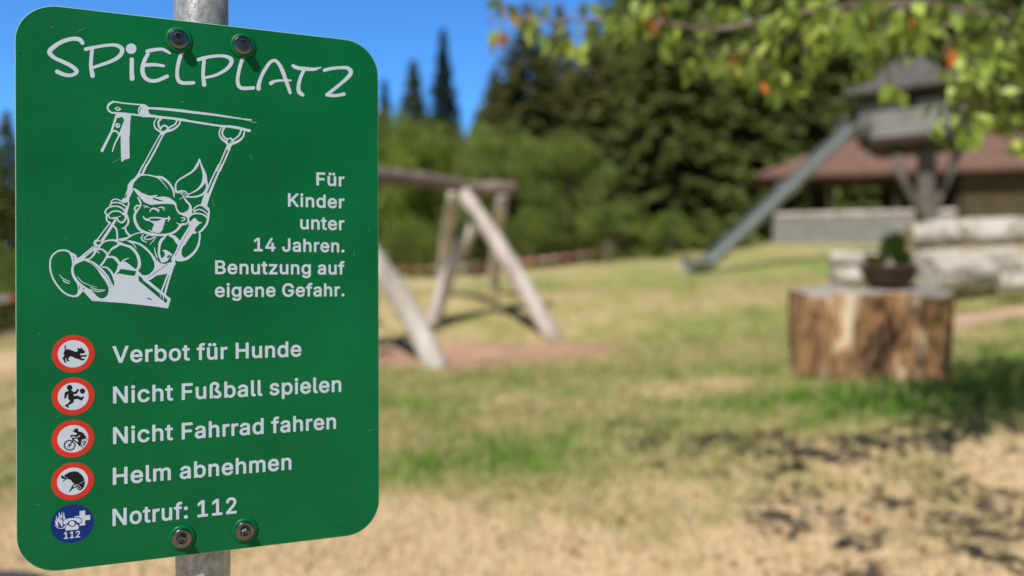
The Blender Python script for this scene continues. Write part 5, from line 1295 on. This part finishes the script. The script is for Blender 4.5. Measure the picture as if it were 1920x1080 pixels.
# ------------------------------------------------------------ barrier tape on stakes
def tape_mat():
    m, n, b = mat('red_white_tape')
    at = N(n, 'ShaderNodeAttribute', attribute_name='col'); n.links.new(at.outputs['Color'], b.inputs['Base Color'])
    b.inputs['Roughness'].default_value = .45
    return m
M['tape'] = tape_mat()
stakes = [(-190, 560, 10.2), (340, 545, 14.2), (725, 505, 18.6), (1138, 474, 22.2)]
SB = []
for i, (px, py, d) in enumerate(stakes):
    p = P(px, py, d); zg = gz1(p.x, p.y)
    lab = ['wooden stake carrying the barrier tape left of the sign', 'wooden stake carrying the barrier tape hidden behind the green sign', 'wooden stake of the barrier tape between sign and swing', 'weathered wooden stake at the right end of the barrier tape'][i]
    mb = MB(); mb.tube([(p.x, p.y, zg - .3), (p.x + .02, p.y, zg + .62), (p.x + .02, p.y, zg + .70)], [.04, .035, .02], 8)
    s = mb.build('wooden_stake', M['beam'], None, origin=(p.x, p.y, zg)); tagit(s, lab, 'stake', 'stakes of the barrier tape')
    SB.append((p.x, p.y, zg))
def tape(fr, w, label, seed, zoff):
    r = random.Random(seed); V = []; C = []; Fc = []
    pts = []
    for (a, b) in zip(range(len(SB) - 1), range(1, len(SB))):
        A_, B_ = Vector(SB[a]), Vector(SB[b]); n = int((B_ - A_).length / .12)
        za, zb_ = zoff[a], zoff[b]
        for k in range(n):
            t = k / n; p = A_.lerp(B_, t); p.z += lerp(za, zb_, t) - .10 * 4 * t * (1 - t); p.y -= .05
            pts.append(p)
    ph = r.uniform(0, 1)
    for i, (p, q) in enumerate(zip(pts[:-1], pts[1:])):
        b = len(V); tw = .02 * math.sin(i * .13 + seed)
        V += [p + Vector((0, tw, -w / 2)), q + Vector((0, tw, -w / 2)), q + Vector((0, -tw, w / 2)), p + Vector((0, -tw, w / 2)),
              p + Vector((0, tw + .003, -w / 2)), q + Vector((0, tw + .003, -w / 2)), q + Vector((0, -tw + .003, w / 2)), p + Vector((0, -tw + .003, w / 2))]
        red = int((i * .12 + ph) / .20) % 2 == 0
        C += [(.52, .10, .045) if red else (.52, .50, .49)] * 8
        Fc += [(b, b + 1, b + 2, b + 3), (b + 7, b + 6, b + 5, b + 4), (b + 3, b + 2, b + 6, b + 7), (b, b + 4, b + 5, b + 1)]
    o = mesh_obj('barrier_tape', [tuple(v) for v in V], Fc, M['tape'], origin=SB[1], cols=np.array(C))
    tagit(o, label, 'barrier tape', 'red and white barrier tapes')
def zz(py, i): return P(stakes[i][0], py, stakes[i][2]).z - SB[i][2]
tape(0, .085, 'upper red and white barrier tape strung across the meadow edge behind the swing', 3, [zz(562, 0), zz(520, 1), zz(504, 2), zz(470, 3)])
tape(0, .08, 'lower red and white barrier tape strung close to the grass below the upper one', 1, [zz(652, 0), zz(552, 1), zz(522, 2), zz(500, 3)])
p = gp(895, 533, 17.5)
mb = MB(); mb.tube([p - Vector((0, 0, .1)), p + Vector((0, 0, .15)), p + Vector((.01, 0, .36))], [.20, .19, .18], 12, wob=.08, rng=rng)
s = mb.build('wood_block', M['plank_brown'], None, origin=p); tagit(s, 'short brown wood block standing on the grass behind the swing legs', 'wood block')

# ------------------------------------------------------------ dark boulder at the lower left
bp_ = ground_px(5, 1135)
def boulder(c, rx, ry, rzz, seed):
    V = []; Fc = []; n, m_ = 24, 14
    for j in range(m_ + 1):
        th = PI * j / m_
        for k in range(n):
            a = 2 * PI * k / n
            d = (math.sin(th) * math.cos(a), math.sin(th) * math.sin(a), math.cos(th))
            r = 1 + .35 * (float(fbm(np.array([d[0] * 1.5 + seed]), np.array([d[1] * 1.5 + d[2] * 1.1]), seed, 3)[0]) - .5)
            sq = lambda q: math.copysign(abs(q) ** .72, q)
            V.append((c.x + rx * sq(d[0]) * r, c.y + ry * sq(d[1]) * r, c.z + rzz * sq(d[2]) * r))
    for j in range(m_):
        for k in range(n): Fc.append((j * n + k, (j + 1) * n + k, (j + 1) * n + (k + 1) % n, j * n + (k + 1) % n))
    return V, Fc
V, Fc = boulder(bp_ + Vector((-.05, 0, .02)), .19, .16, .09, 5)
s = mesh_obj('boulder', V, Fc, M['boulder'], origin=bp_, smooth=True); tagit(s, 'smooth dark slate grey boulder in the dry grass below the lower left sign corner', 'boulder')
# ------------------------------------------------------------ trees
def quads(b, a, w, bend=None):
    """leaf shaped quads: base b, axis a, half width w (all n x 3)"""
    mid = b + a * .5
    if bend is not None: mid = mid + bend
    return np.stack([b, mid + w, b + a, mid - w], 1).reshape(-1, 3)
def unit(v): return v / np.maximum(np.linalg.norm(v, axis=-1, keepdims=True), 1e-9)

M['spruce'] = leaf_mat('spruce_needles', [(.115, .155, .044), (.175, .22, .064), (.22, .265, .085)], scale=.45, trans=.48, rnd=.5, rough=.7)
M['spruce_warm'] = leaf_mat('olive_needles', [(.15, .165, .058), (.22, .235, .085), (.28, .285, .11)], scale=.4, trans=.45, rnd=.4, rough=.7)
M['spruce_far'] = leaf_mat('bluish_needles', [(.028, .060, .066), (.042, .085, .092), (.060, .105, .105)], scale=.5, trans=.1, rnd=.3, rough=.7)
M['broad'] = leaf_mat('broad_leaves', [(.17, .245, .035), (.27, .36, .055), (.36, .43, .075)], scale=.5, trans=.4, rnd=.4)
M['broad_dark'] = leaf_mat('dark_broad_leaves', [(.12, .18, .040), (.20, .27, .060), (.27, .33, .078)], scale=.6, trans=.4, rnd=.4)

def spruce_mesh(seed, H, R, step=.26, low=.25, ex=.9):
    r = np.random.RandomState(seed)
    B = []; Ax = []; Wd = []
    z = low
    while z < H - .15:
        L0 = R * (1 - z / H) ** ex + .06
        nb = int(13 + 8 * (1 - z / H)) + r.randint(0, 3)
        a0 = r.uniform(0, 2 * PI)
        for k in range(nb):
            az = a0 + 2 * PI * k / nb + r.uniform(-.25, .25)
            L = L0 * r.uniform(.62, 1.15)
            zz_ = z + r.uniform(-.38, .38); sag = r.uniform(.05, .38); lift = r.uniform(-.25, .25)
            m_ = max(4, int(L * 7))
            s = np.linspace(.34, 1, m_) * L
            up = .25 * (z / H) - .05
            x = np.cos(az) * s; y = np.sin(az) * s; zc = zz_ + (up + lift) * s - sag * s * s / max(L, .3)
            for side in (-1, 0, 1):
                an = az + side * r.uniform(.5, 1.0, m_)
                ln = r.uniform(.22, .44, m_) * (1 if side else 1.1) * (.30 + .70 * min(1, 1.6 * (1 - z / H)))
                d = np.stack([np.cos(an), np.sin(an), r.uniform(-.75, -.05, m_)], 1)
                B.append(np.stack([x, y, zc], 1) + r.normal(0, .03, (m_, 3))); Ax.append(d * ln[:, None])
                wv = np.stack([-np.sin(an), np.cos(an), r.uniform(-1.2, 1.2, m_)], 1) * (r.uniform(.07, .14, m_)[:, None] * (.4 + .6 * min(1, 1.6 * (1 - z / H))))
                Wd.append(wv)
        z += step * r.uniform(.8, 1.2) * (1 - .35 * z / H)
    # leader
    n = 24
    zt = np.linspace(H - .5, H, n); a = r.uniform(0, 2 * PI, n)
    B.append(np.stack([0 * zt, 0 * zt, zt], 1)); Ax.append(np.stack([np.cos(a) * .14, np.sin(a) * .14, np.full(n, .10)], 1)); Wd.append(np.stack([-np.sin(a), np.cos(a), 0 * a], 1) * .04)
    v = quads(np.concatenate(B), np.concatenate(Ax), np.concatenate(Wd))
    return v
def base_mesh(name, v, m):
    k = len(v) // 4
    o = mesh_obj(name, v, np.arange(4 * k).reshape(-1, 4), m)
    COL.objects.unlink(o)
    return o
def trunk_base(name, H, r0):
    mb = MB(); mb.tube([(0, 0, -.6), (0, 0, .3), (.02, 0, H * .5), (0, .02, H * .97)], [r0 * 1.25, r0, r0 * .6, .02], 10)
    o = mb.build(name, M['bark']); COL.objects.unlink(o); return o
def twigs(v, rr): return v
SPR = []
for i, (H, R) in enumerate(((12.0, 2.7), (12.0, 3.3), (12.0, 2.9))):
    SPR.append((base_mesh('crown', spruce_mesh(20 + i, H, R, ex=(.9, .8, 1.05)[i]), M['spruce']), trunk_base('trunk', H, .17)))
SPW = [(base_mesh('crown', spruce_mesh(40, 12.0, 3.4), M['spruce_warm']), SPR[0][1])]
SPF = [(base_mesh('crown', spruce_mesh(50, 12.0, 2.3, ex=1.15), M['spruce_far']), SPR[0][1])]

def broad_mesh(seed, H, R, n, leaf=.16, low=.12, clumps=46):
    r = np.random.RandomState(seed)
    th = r.uniform(0, 2 * PI, clumps); t = r.uniform(low, .95, clumps)
    prof = np.sin(np.clip((t - low) / (1.02 - low), 0, 1) ** .75 * PI) ** .55
    rad = R * prof * np.sqrt(r.uniform(.25, 1, clumps))
    cc = np.stack([np.cos(th) * rad, np.sin(th) * rad, t * H], 1)
    cr = R * r.uniform(.20, .40, clumps)
    idx = r.randint(0, clumps, n)
    d = unit(r.normal(0, 1, (n, 3))) * (r.uniform(0, 1, (n, 1)) ** .45)
    b = cc[idx] + d * cr[idx][:, None] * np.array((1, 1, .75))
    b[:, 2] = np.maximum(b[:, 2], .02)
    a = unit(d * .8 + r.normal(0, .6, (n, 3)) + np.array((0, 0, -.35))) * (leaf * r.uniform(.7, 1.4, (n, 1)))
    w = unit(np.cross(a, r.normal(0, 1, (n, 3)))) * (leaf * .33 * r.uniform(.7, 1.2, (n, 1)))
    return quads(b, a, w), cc
def broad_base(seed, H, R, n, m, **k):
    v, cc = broad_mesh(seed, H, R, n, **k)
    mb = MB(); rr = random.Random(seed)
    mb.tube([(0, 0, -.5), (.03, 0, .2), (.0, .05, H * .35), (.05, 0, H * .6)], [.16, .13, .10, .05], 8)
    for c in cc[::3]:
        z = min(c[2] * .5, H * .5); mb.tube([(0, .02, z), (c[0] * .5, c[1] * .5, z + (c[2] - z) * .6), tuple(c)], [.05, .03, .012], 6)
    t = mb.build('trunk', M['bark']); COL.objects.unlink(t)
    return (base_mesh('crown', v, m), t)
BRD = [broad_base(61, 6.0, 2.2, 9000, M['broad']), broad_base(62, 6.0, 2.6, 9000, M['broad_dark']), broad_base(63, 3.0, 1.7, 6000, M['broad_dark'], leaf=.13, low=.0)]

def plant_tree(base, name, x, y, H, sx, rot, label, cat, group, H0):
    z = gz1(x, y) - .05
    r = bpy.data.objects.new(name, None); r.empty_display_size = .3; COL.objects.link(r)
    r.location = (x, y, z); r.rotation_euler = (0, 0, rot)
    s = H / H0; r.scale = (s * sx, s * sx, s)
    tagit(r, label, cat, group)
    for src in base:
        c = src.copy(); c.parent = r; COL.objects.link(c)
    return r
rt = random.Random(12)
def by_px(base, name, px, py_top, d, sx, label, cat, group, H0):
    x = (px - 960) / F * d
    zt = CAMZ + (540 - py_top) / F * d
    H = zt - gz1(x, d)
    plant_tree(base, name, x, d, H, sx, rt.uniform(0, 6.28), label, cat, group, H0)
GS = 'conifers at the forest edge'
EDGE = [  # pixel, top pixel, distance, width, kind, label
    (12, 205, 24, 1.0, SPR[0], 'dark spruce at the far left edge of the photo beside the sign'),
    (-70, 150, 27, 1.0, SPR[1], 'dark spruce just outside the left picture edge'),
    (990, 12, 30, 1.25, SPW[0], 'tall olive spruce whose slope borders the blue sky gap above the swing'),
    (1112, 48, 32, 1.25, SPW[0], 'olive spruce under the small sky gap'),
    (1050, 12, 33, .9, SPW[0], 'slim spruce with its tip in the small sky gap behind the leafy branch'),
    (1192, -120, 33, .95, SPR[0], 'big dark spruce right of the small sky gap'),
    (928, 130, 29, 1.1, SPW[0], 'olive spruce at the lower left of the slope that borders the sky gap'),
    (893, 222, 28, 1.1, SPR[1], 'small dark spruce at the foot of the sky gap'),
    (1250, -90, 29, 1.0, SPR[1], 'broad dark spruce above the foot of the slide'),
    (1368, -170, 36, .95, SPR[0], 'tall dark spruce directly behind the middle of the slide'),
    (1470, -110, 39, 1.0, SPR[2], 'dark spruce left of the pavilion roof'),
    (1560, -190, 41, 1.0, SPR[1], 'tall dark spruce behind the top of the slide'),
    (1690, -160, 42, 1.0, SPR[0], 'dark spruce behind the pyramid roof of the tower'),
    (1800, -120, 41, 1.1, SPR[1], 'dark spruce right of the pyramid roof of the tower'),
    (1925, -180, 40, 1.0, SPR[2], 'dark spruce at the right picture edge behind the pavilion'),
    (776, 112, 40, 1.15, SPR[2], 'dark spruce above the swing beam, left of the bluish one'),
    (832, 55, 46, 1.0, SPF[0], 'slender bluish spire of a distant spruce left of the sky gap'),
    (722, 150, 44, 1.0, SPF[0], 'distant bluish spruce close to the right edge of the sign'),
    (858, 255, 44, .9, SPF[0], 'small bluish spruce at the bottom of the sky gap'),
    (640, 120, 40, 1.0, SPR[1], 'spruce hidden behind the right half of the sign'),
    (480, 160, 38, 1.0, SPR[0], 'spruce hidden behind the middle of the sign'),
    (300, 180, 34, 1.0, SPR[1], 'spruce hidden behind the left half of the sign'),
    (140, 200, 29, 1.0, SPR[2], 'spruce hidden behind the left edge of the sign'),
]
for px, py, d, sx, b, lab in EDGE:
    by_px(b, 'spruce_tree', px, py, d, sx, lab, 'spruce tree', GS, 12.0)
for i in range(16):
    px = 1250 + i * 55 + rt.uniform(-15, 15)
    by_px(SPR[i % 3], 'spruce_tree', px, rt.uniform(-330, -180), rt.uniform(45, 50), 1.15, 'dark spruce deep in the second row of the forest', 'spruce tree', 'spruces in the second row of the forest', 12.0)
BR = [
    (720, 205, 29, .80, BRD[0], 'bright green broadleaf tree beside the right edge of the sign', 6.0),
    (795, 215, 31, .75, BRD[0], 'bright green broadleaf tree above the swing beam', 6.0),
    (862, 268, 32, .70, BRD[1], 'mid green broadleaf tree under the sky gap', 6.0),
    (935, 232, 27, .80, BRD[1], 'dark green broadleaf tree behind the end of the swing beam', 6.0),
    (1065, 255, 26, .85, BRD[1], 'round green tree between swing and slide', 6.0),
    (40, 470, 17, 1.0, BRD[2], 'low dark bush behind the tape at the left picture edge', 3.0),
    (770, 415, 24, 1.0, BRD[2], 'low bush behind the barrier tape left of the crossed swing legs', 3.0),
    (1000, 400, 25, 1.1, BRD[2], 'bush behind the barrier tape right of the crossed swing legs', 3.0),
    (1150, 385, 25, 1.2, BRD[2], 'bush behind the right end of the barrier tape', 3.0),
    (1255, 400, 24, 1.0, BRD[2], 'bush above the lower end of the slide', 3.0),
    (1345, 420, 26, 1.0, BRD[2], 'bush left of the pavilion wall', 3.0),
    (1600, 322, 38, 1.0, BRD[0], 'bright green bush seen through the opening in the rear wall of the pavilion', 6.0),
    (1535, 322, 37, .8, BRD[0], 'green bush seen through the narrow opening of the pavilion', 6.0),
]
for px, py, d, sx, b, lab, H0 in BR:
    by_px(b, 'bush' if H0 < 5 else 'broadleaf_tree', px, py, d, sx, lab, 'bush' if H0 < 5 else 'tree', 'bushes along the meadow edge' if H0 < 5 else 'broadleaf trees before the spruces', H0)

# ------------------------------------------------------------ the tree reaching in from the right
CLU = [  # pixel, distance, radius in pixels, number of leaves, share of orange leaves
    (945, 8, 3.9, 22, 10, .3), (940, 62, 3.9, 16, 7, .75), (1005, 18, 3.9, 26, 12, .05), (1010, 55, 3.8, 18, 6, .1), (1042, 72, 3.8, 18, 9, .05), (1096, 74, 3.7, 24, 14, .05), (1100, 20, 4.0, 26, 8, .0),
    (1180, 25, 3.6, 30, 20, .05), (1170, 62, 3.6, 20, 10, .2), (1215, 12, 3.6, 24, 14, .5), (1252, 6, 3.6, 16, 9, .6), (1205, 45, 3.6, 18, 8, .6), (1270, 48, 3.6, 34, 22, .08), (1300, 84, 3.5, 24, 14, .03),
    (1325, 122, 3.5, 24, 14, .05), (1368, 98, 3.5, 16, 9, .7), (1392, 112, 3.4, 26, 18, .06), (1430, 96, 3.4, 30, 24, .05), (1440, 142, 3.4, 24, 20, .02), (1484, 148, 3.4, 20, 16, .02), (1420, 62, 3.5, 34, 26, .05),
    (1475, 36, 3.4, 34, 26, .04), (1480, 12, 3.4, 24, 14, .1), (1515, 92, 3.4, 24, 18, .06), (1560, 58, 3.4, 38, 30, .06), (1545, 18, 3.4, 38, 26, .05), (1605, 40, 3.4, 40, 30, .06), (1600, 12, 3.5, 36, 24, .05),
    (1650, 55, 3.5, 40, 34, .05), (1690, 52, 3.5, 34, 34, .03), (1720, 42, 3.5, 30, 24, .03), (1640, 92, 3.5, 22, 8, .05), (1680, 165, 3.5, 14, 6, .02), (1612, 128, 3.6, 14, 4, .1),
    (1730, 68, 3.5, 26, 10, .05), (1790, 95, 3.6, 22, 10, .12), (1812, 150, 3.7, 22, 16, .06), (1832, 112, 3.7, 34, 26, .05), (1860, 145, 3.7, 34, 32, .04), (1885, 60, 3.7, 40, 26, .05), (1905, 100, 3.8, 34, 26, .05),
    (1840, 30, 3.7, 46, 30, .05), (1790, 20, 3.6, 46, 28, .05), (1910, 20, 3.8, 40, 24, .05), (1740, 12, 3.6, 44, 26, .05), (1765, 215, 3.7, 20, 12, .03), (1805, 232, 3.7, 24, 16, .03), (1840, 205, 3.8, 22, 12, .03),
    (1822, 252, 3.7, 18, 8, .03), (1895, 185, 3.8, 26, 18, .03), (1912, 225, 3.8, 28, 22, .05), (1915, 262, 3.9, 18, 8, .05), (1390, 20, 3.6, 44, 20, .06), (1330, 25, 3.6, 40, 18, .08),
]
rs2 = np.random.RandomState(77)
TB = Vector((5.3, 4.3, 0)); TB.z = gz1(5.3, 4.3)
tree = empty('maple_tree', TB, 'leafy broadleaf tree whose yellow green branches with orange leaves hang in from the upper right', 'tree')
mb = MB()
fork = TB + Vector((-.15, -.05, 2.1))
mb.tube([TB - Vector((0, 0, .3)), TB + Vector((0, 0, .25)), TB + Vector((-.1, -.05, 1.2)), fork, fork + Vector((.1, -.1, 1.4)), fork + Vector((.2, -.3, 3.2))], [.27, .21, .17, .15, .10, .03], 14)
tr_o = mb.build('trunk', M['bark'], tree, smooth=True)
limbs = [
    [fork, P(2250, -60, 4.1), P(1930, 30, 3.9), P(1700, 8, 3.6), P(1480, 30, 3.5), P(1340, 56, 3.5), P(1190, 36, 3.65), P(1040, 40, 3.85), P(945, 30, 3.95)],
    [fork + Vector((0, 0, .1)), P(2150, 60, 4.0), P(1950, 150, 3.85), P(1880, 170, 3.8), P(1800, 205, 3.75)],
    [P(1930, 30, 3.9), P(1880, 48, 3.75), P(1850, 110, 3.7), P(1800, 140, 3.7)],
    [P(1700, 8, 3.6), P(1600, 40, 3.45), P(1500, 70, 3.4), P(1420, 95, 3.4), P(1330, 105, 3.5)],
    [P(1700, 8, 3.6), P(1660, 70, 3.5), P(1672, 165, 3.5)],
    [P(1850, 0, 3.7), P(1760, 60, 3.6), P(1720, 70, 3.5)],
]
LP = []
bmb = MB()
for i, L in enumerate(limbs):
    q = [Vector(tuple(p)) for p in catmull([tuple(p) for p in L], 6)]
    r0 = .032 if i == 0 else (.022 if i == 1 else .010)
    bmb.tube(q, [lerp(r0, .005, (k / (len(q) - 1)) ** .5) for k in range(len(q))], 8)
    LP += q[3:]
# canopy above the picture, where the dappled shade comes from
HI = []
def shade_from(px, py, h):
    g = ground_px(px, py); k = h / math.tan(SUN_EL)
    return Vector((g.x - SUN_H[0] * k, g.y - SUN_H[1] * k, g.z + h))
for px, py, h, r_, n in [(1790, 748, 4.3, .26, 100), (1830, 742, 4.4, .38, 170), (1900, 750, 4.4, .40, 180), (1870, 790, 4.2, .34, 120), (1790, 700, 4.7, .34, 130), (1860, 692, 4.8, .40, 180), (1940, 695, 4.8, .42, 190), (2020, 700, 4.8, .45, 190), (1890, 712, 4.6, .40, 170), (1660, 752, 4.2, .10, 14), (1790, 725, 4.3, .40, 170), (1880, 728, 4.3, .42, 190), (1960, 735, 4.3, .45, 190), (1840, 760, 4.2, .42, 170), (1750, 768, 4.1, .34, 120), (1910, 780, 4.1, .36, 130),
                         (2000, 790, 4.2, .45, 160), (2050, 850, 4.2, .45, 160), (1560, 775, 4.0, .10, 10), (1210, 834, 3.7, .11, 26), (1240, 872, 3.6, .06, 10), (1300, 846, 3.7, .09, 12), (1330, 885, 3.4, .06, 6), (1390, 838, 3.7, .12, 16),
                         (1500, 930, 3.3, .13, 26), (1430, 942, 3.2, .08, 12), (1460, 978, 3.2, .10, 26), (1500, 986, 3.2, .06, 12), (1600, 1014, 3.1, .08, 24), (1640, 1000, 3.1, .07, 14), (1660, 945, 3.3, .16, 30), (1560, 965, 3.3, .10, 14),
                         (1840, 930, 3.4, .22, 46), (1760, 925, 3.3, .14, 22), (1800, 980, 3.2, .10, 20), (1832, 1032, 3.1, .08, 22), (1880, 1046, 3.1, .06, 16), (1900, 985, 3.2, .12, 20), (1640, 1078, 3.0, .10, 24), (1580, 1080, 3.0, .06, 12), (1460, 885, 3.5, .12, 22), (1960, 960, 3.3, .3, 60), (1720, 880, 3.6, .12, 16)]:
    c = shade_from(px, py, h)
    if (c.z - CAMZ) / max(c.y, .3) > .40 or c.y < .3: HI.append((c, r_, n))
    else:
        c = shade_from(px, py, h + 1.2); HI.append((c, r_, n))
bl = [[fork + Vector((.05, -.1, .9)), Vector((4.2, 3.6, 4.4)), Vector((3.0, 3.2, 4.9)), Vector((1.7, 3.0, 4.7)), Vector((.7, 2.6, 4.3))],
      [fork + Vector((.05, -.1, .6)), Vector((4.0, 2.9, 3.9)), Vector((2.9, 2.2, 4.1)), Vector((1.8, 1.6, 4.0)), Vector((1.2, 1.1, 3.8))],
      [fork + Vector((.1, -.1, 1.3)), Vector((4.4, 4.4, 5.2)), Vector((3.3, 4.3, 5.4)), Vector((2.3, 4.1, 5.2))], [fork + Vector((.1, -.1, 1.6)), Vector((4.6, 4.9, 5.6)), Vector((3.7, 5.0, 5.8))]]
HP = []
for L in bl:
    q = [Vector(tuple(p)) for p in catmull([tuple(p) for p in L], 6)]
    bmb.tube(q, [lerp(.07, .008, (k / (len(q) - 1)) ** .7) for k in range(len(q))], 8); HP += q[3:]
CL = [(P(px, py, d + rs2.uniform(-.12, .12)), r_ / F * d, max(5, int(n * (.60 if px < 1400 else .68))), orr * .5, True) for px, py, d, r_, n, orr in CLU] + [(c, r_, n, .05, False) for c, r_, n in HI]
LB = []; LA = []; LW = []; LC = []; LN = []
for c, r_, n, orr, low in CL:
    near = min(LP if low else HP, key=lambda q: (q - c).length)
    mid = near.lerp(c, .55) + Vector((0, 0, .03))
    tip = c + Vector((rs2.uniform(-.5, .5) * r_, rs2.uniform(-.5, .5) * r_, -.3 * r_))
    if (near - c).length > .02: bmb.tube([near, mid, c, tip], [.0065, .005, .0035, .002], 5, cap=False)
    b = np.array(c) + rs2.normal(0, r_ * .62, (n, 3)) * np.array((1, 1.2, .8))
    d = unit(rs2.normal(0, .55, (n, 3)) + np.array((-.1, -.1, -1.0)))
    ln = rs2.uniform(.070, .125, (n, 1)); w = unit(np.cross(d, rs2.normal(0, 1, (n, 3)))) * ln * .26
    LB.append(b); LA.append(d * ln); LW.append(w)
    g = rs2.rand(n)
    base = np.array((.25, .36, .06)); alt = np.array((.38, .47, .10)); dk = np.array((.15, .21, .04))
    col = np.where(g[:, None] < .45, base, np.where(g[:, None] < .78, alt, dk)) * rs2.uniform(.8, 1.2, (n, 1))
    oc = np.array([(.62, .17, .055), (.55, .24, .08), (.45, .30, .10)])[rs2.randint(0, 3, n)]
    col = np.where((rs2.rand(n) < orr)[:, None], oc, col)
    LC.append(col)
bmb.build('branch', M['twig'], tree, smooth=True)
b, a, w = np.concatenate(LB), np.concatenate(LA), np.concatenate(LW)
bend = unit(np.cross(a, w)) * np.linalg.norm(a, axis=1, keepdims=True) * .10
M['leaf'] = leaf_mat('hanging_leaf', [(.2, .25, .05)], trans=.35, attr=True, rough=.45)
v = quads(b, a, w, bend)
mesh_obj('leaves', v, np.arange(len(v)).reshape(-1, 4), M['leaf'], tree, cols=np.repeat(np.concatenate(LC), 4, 0))
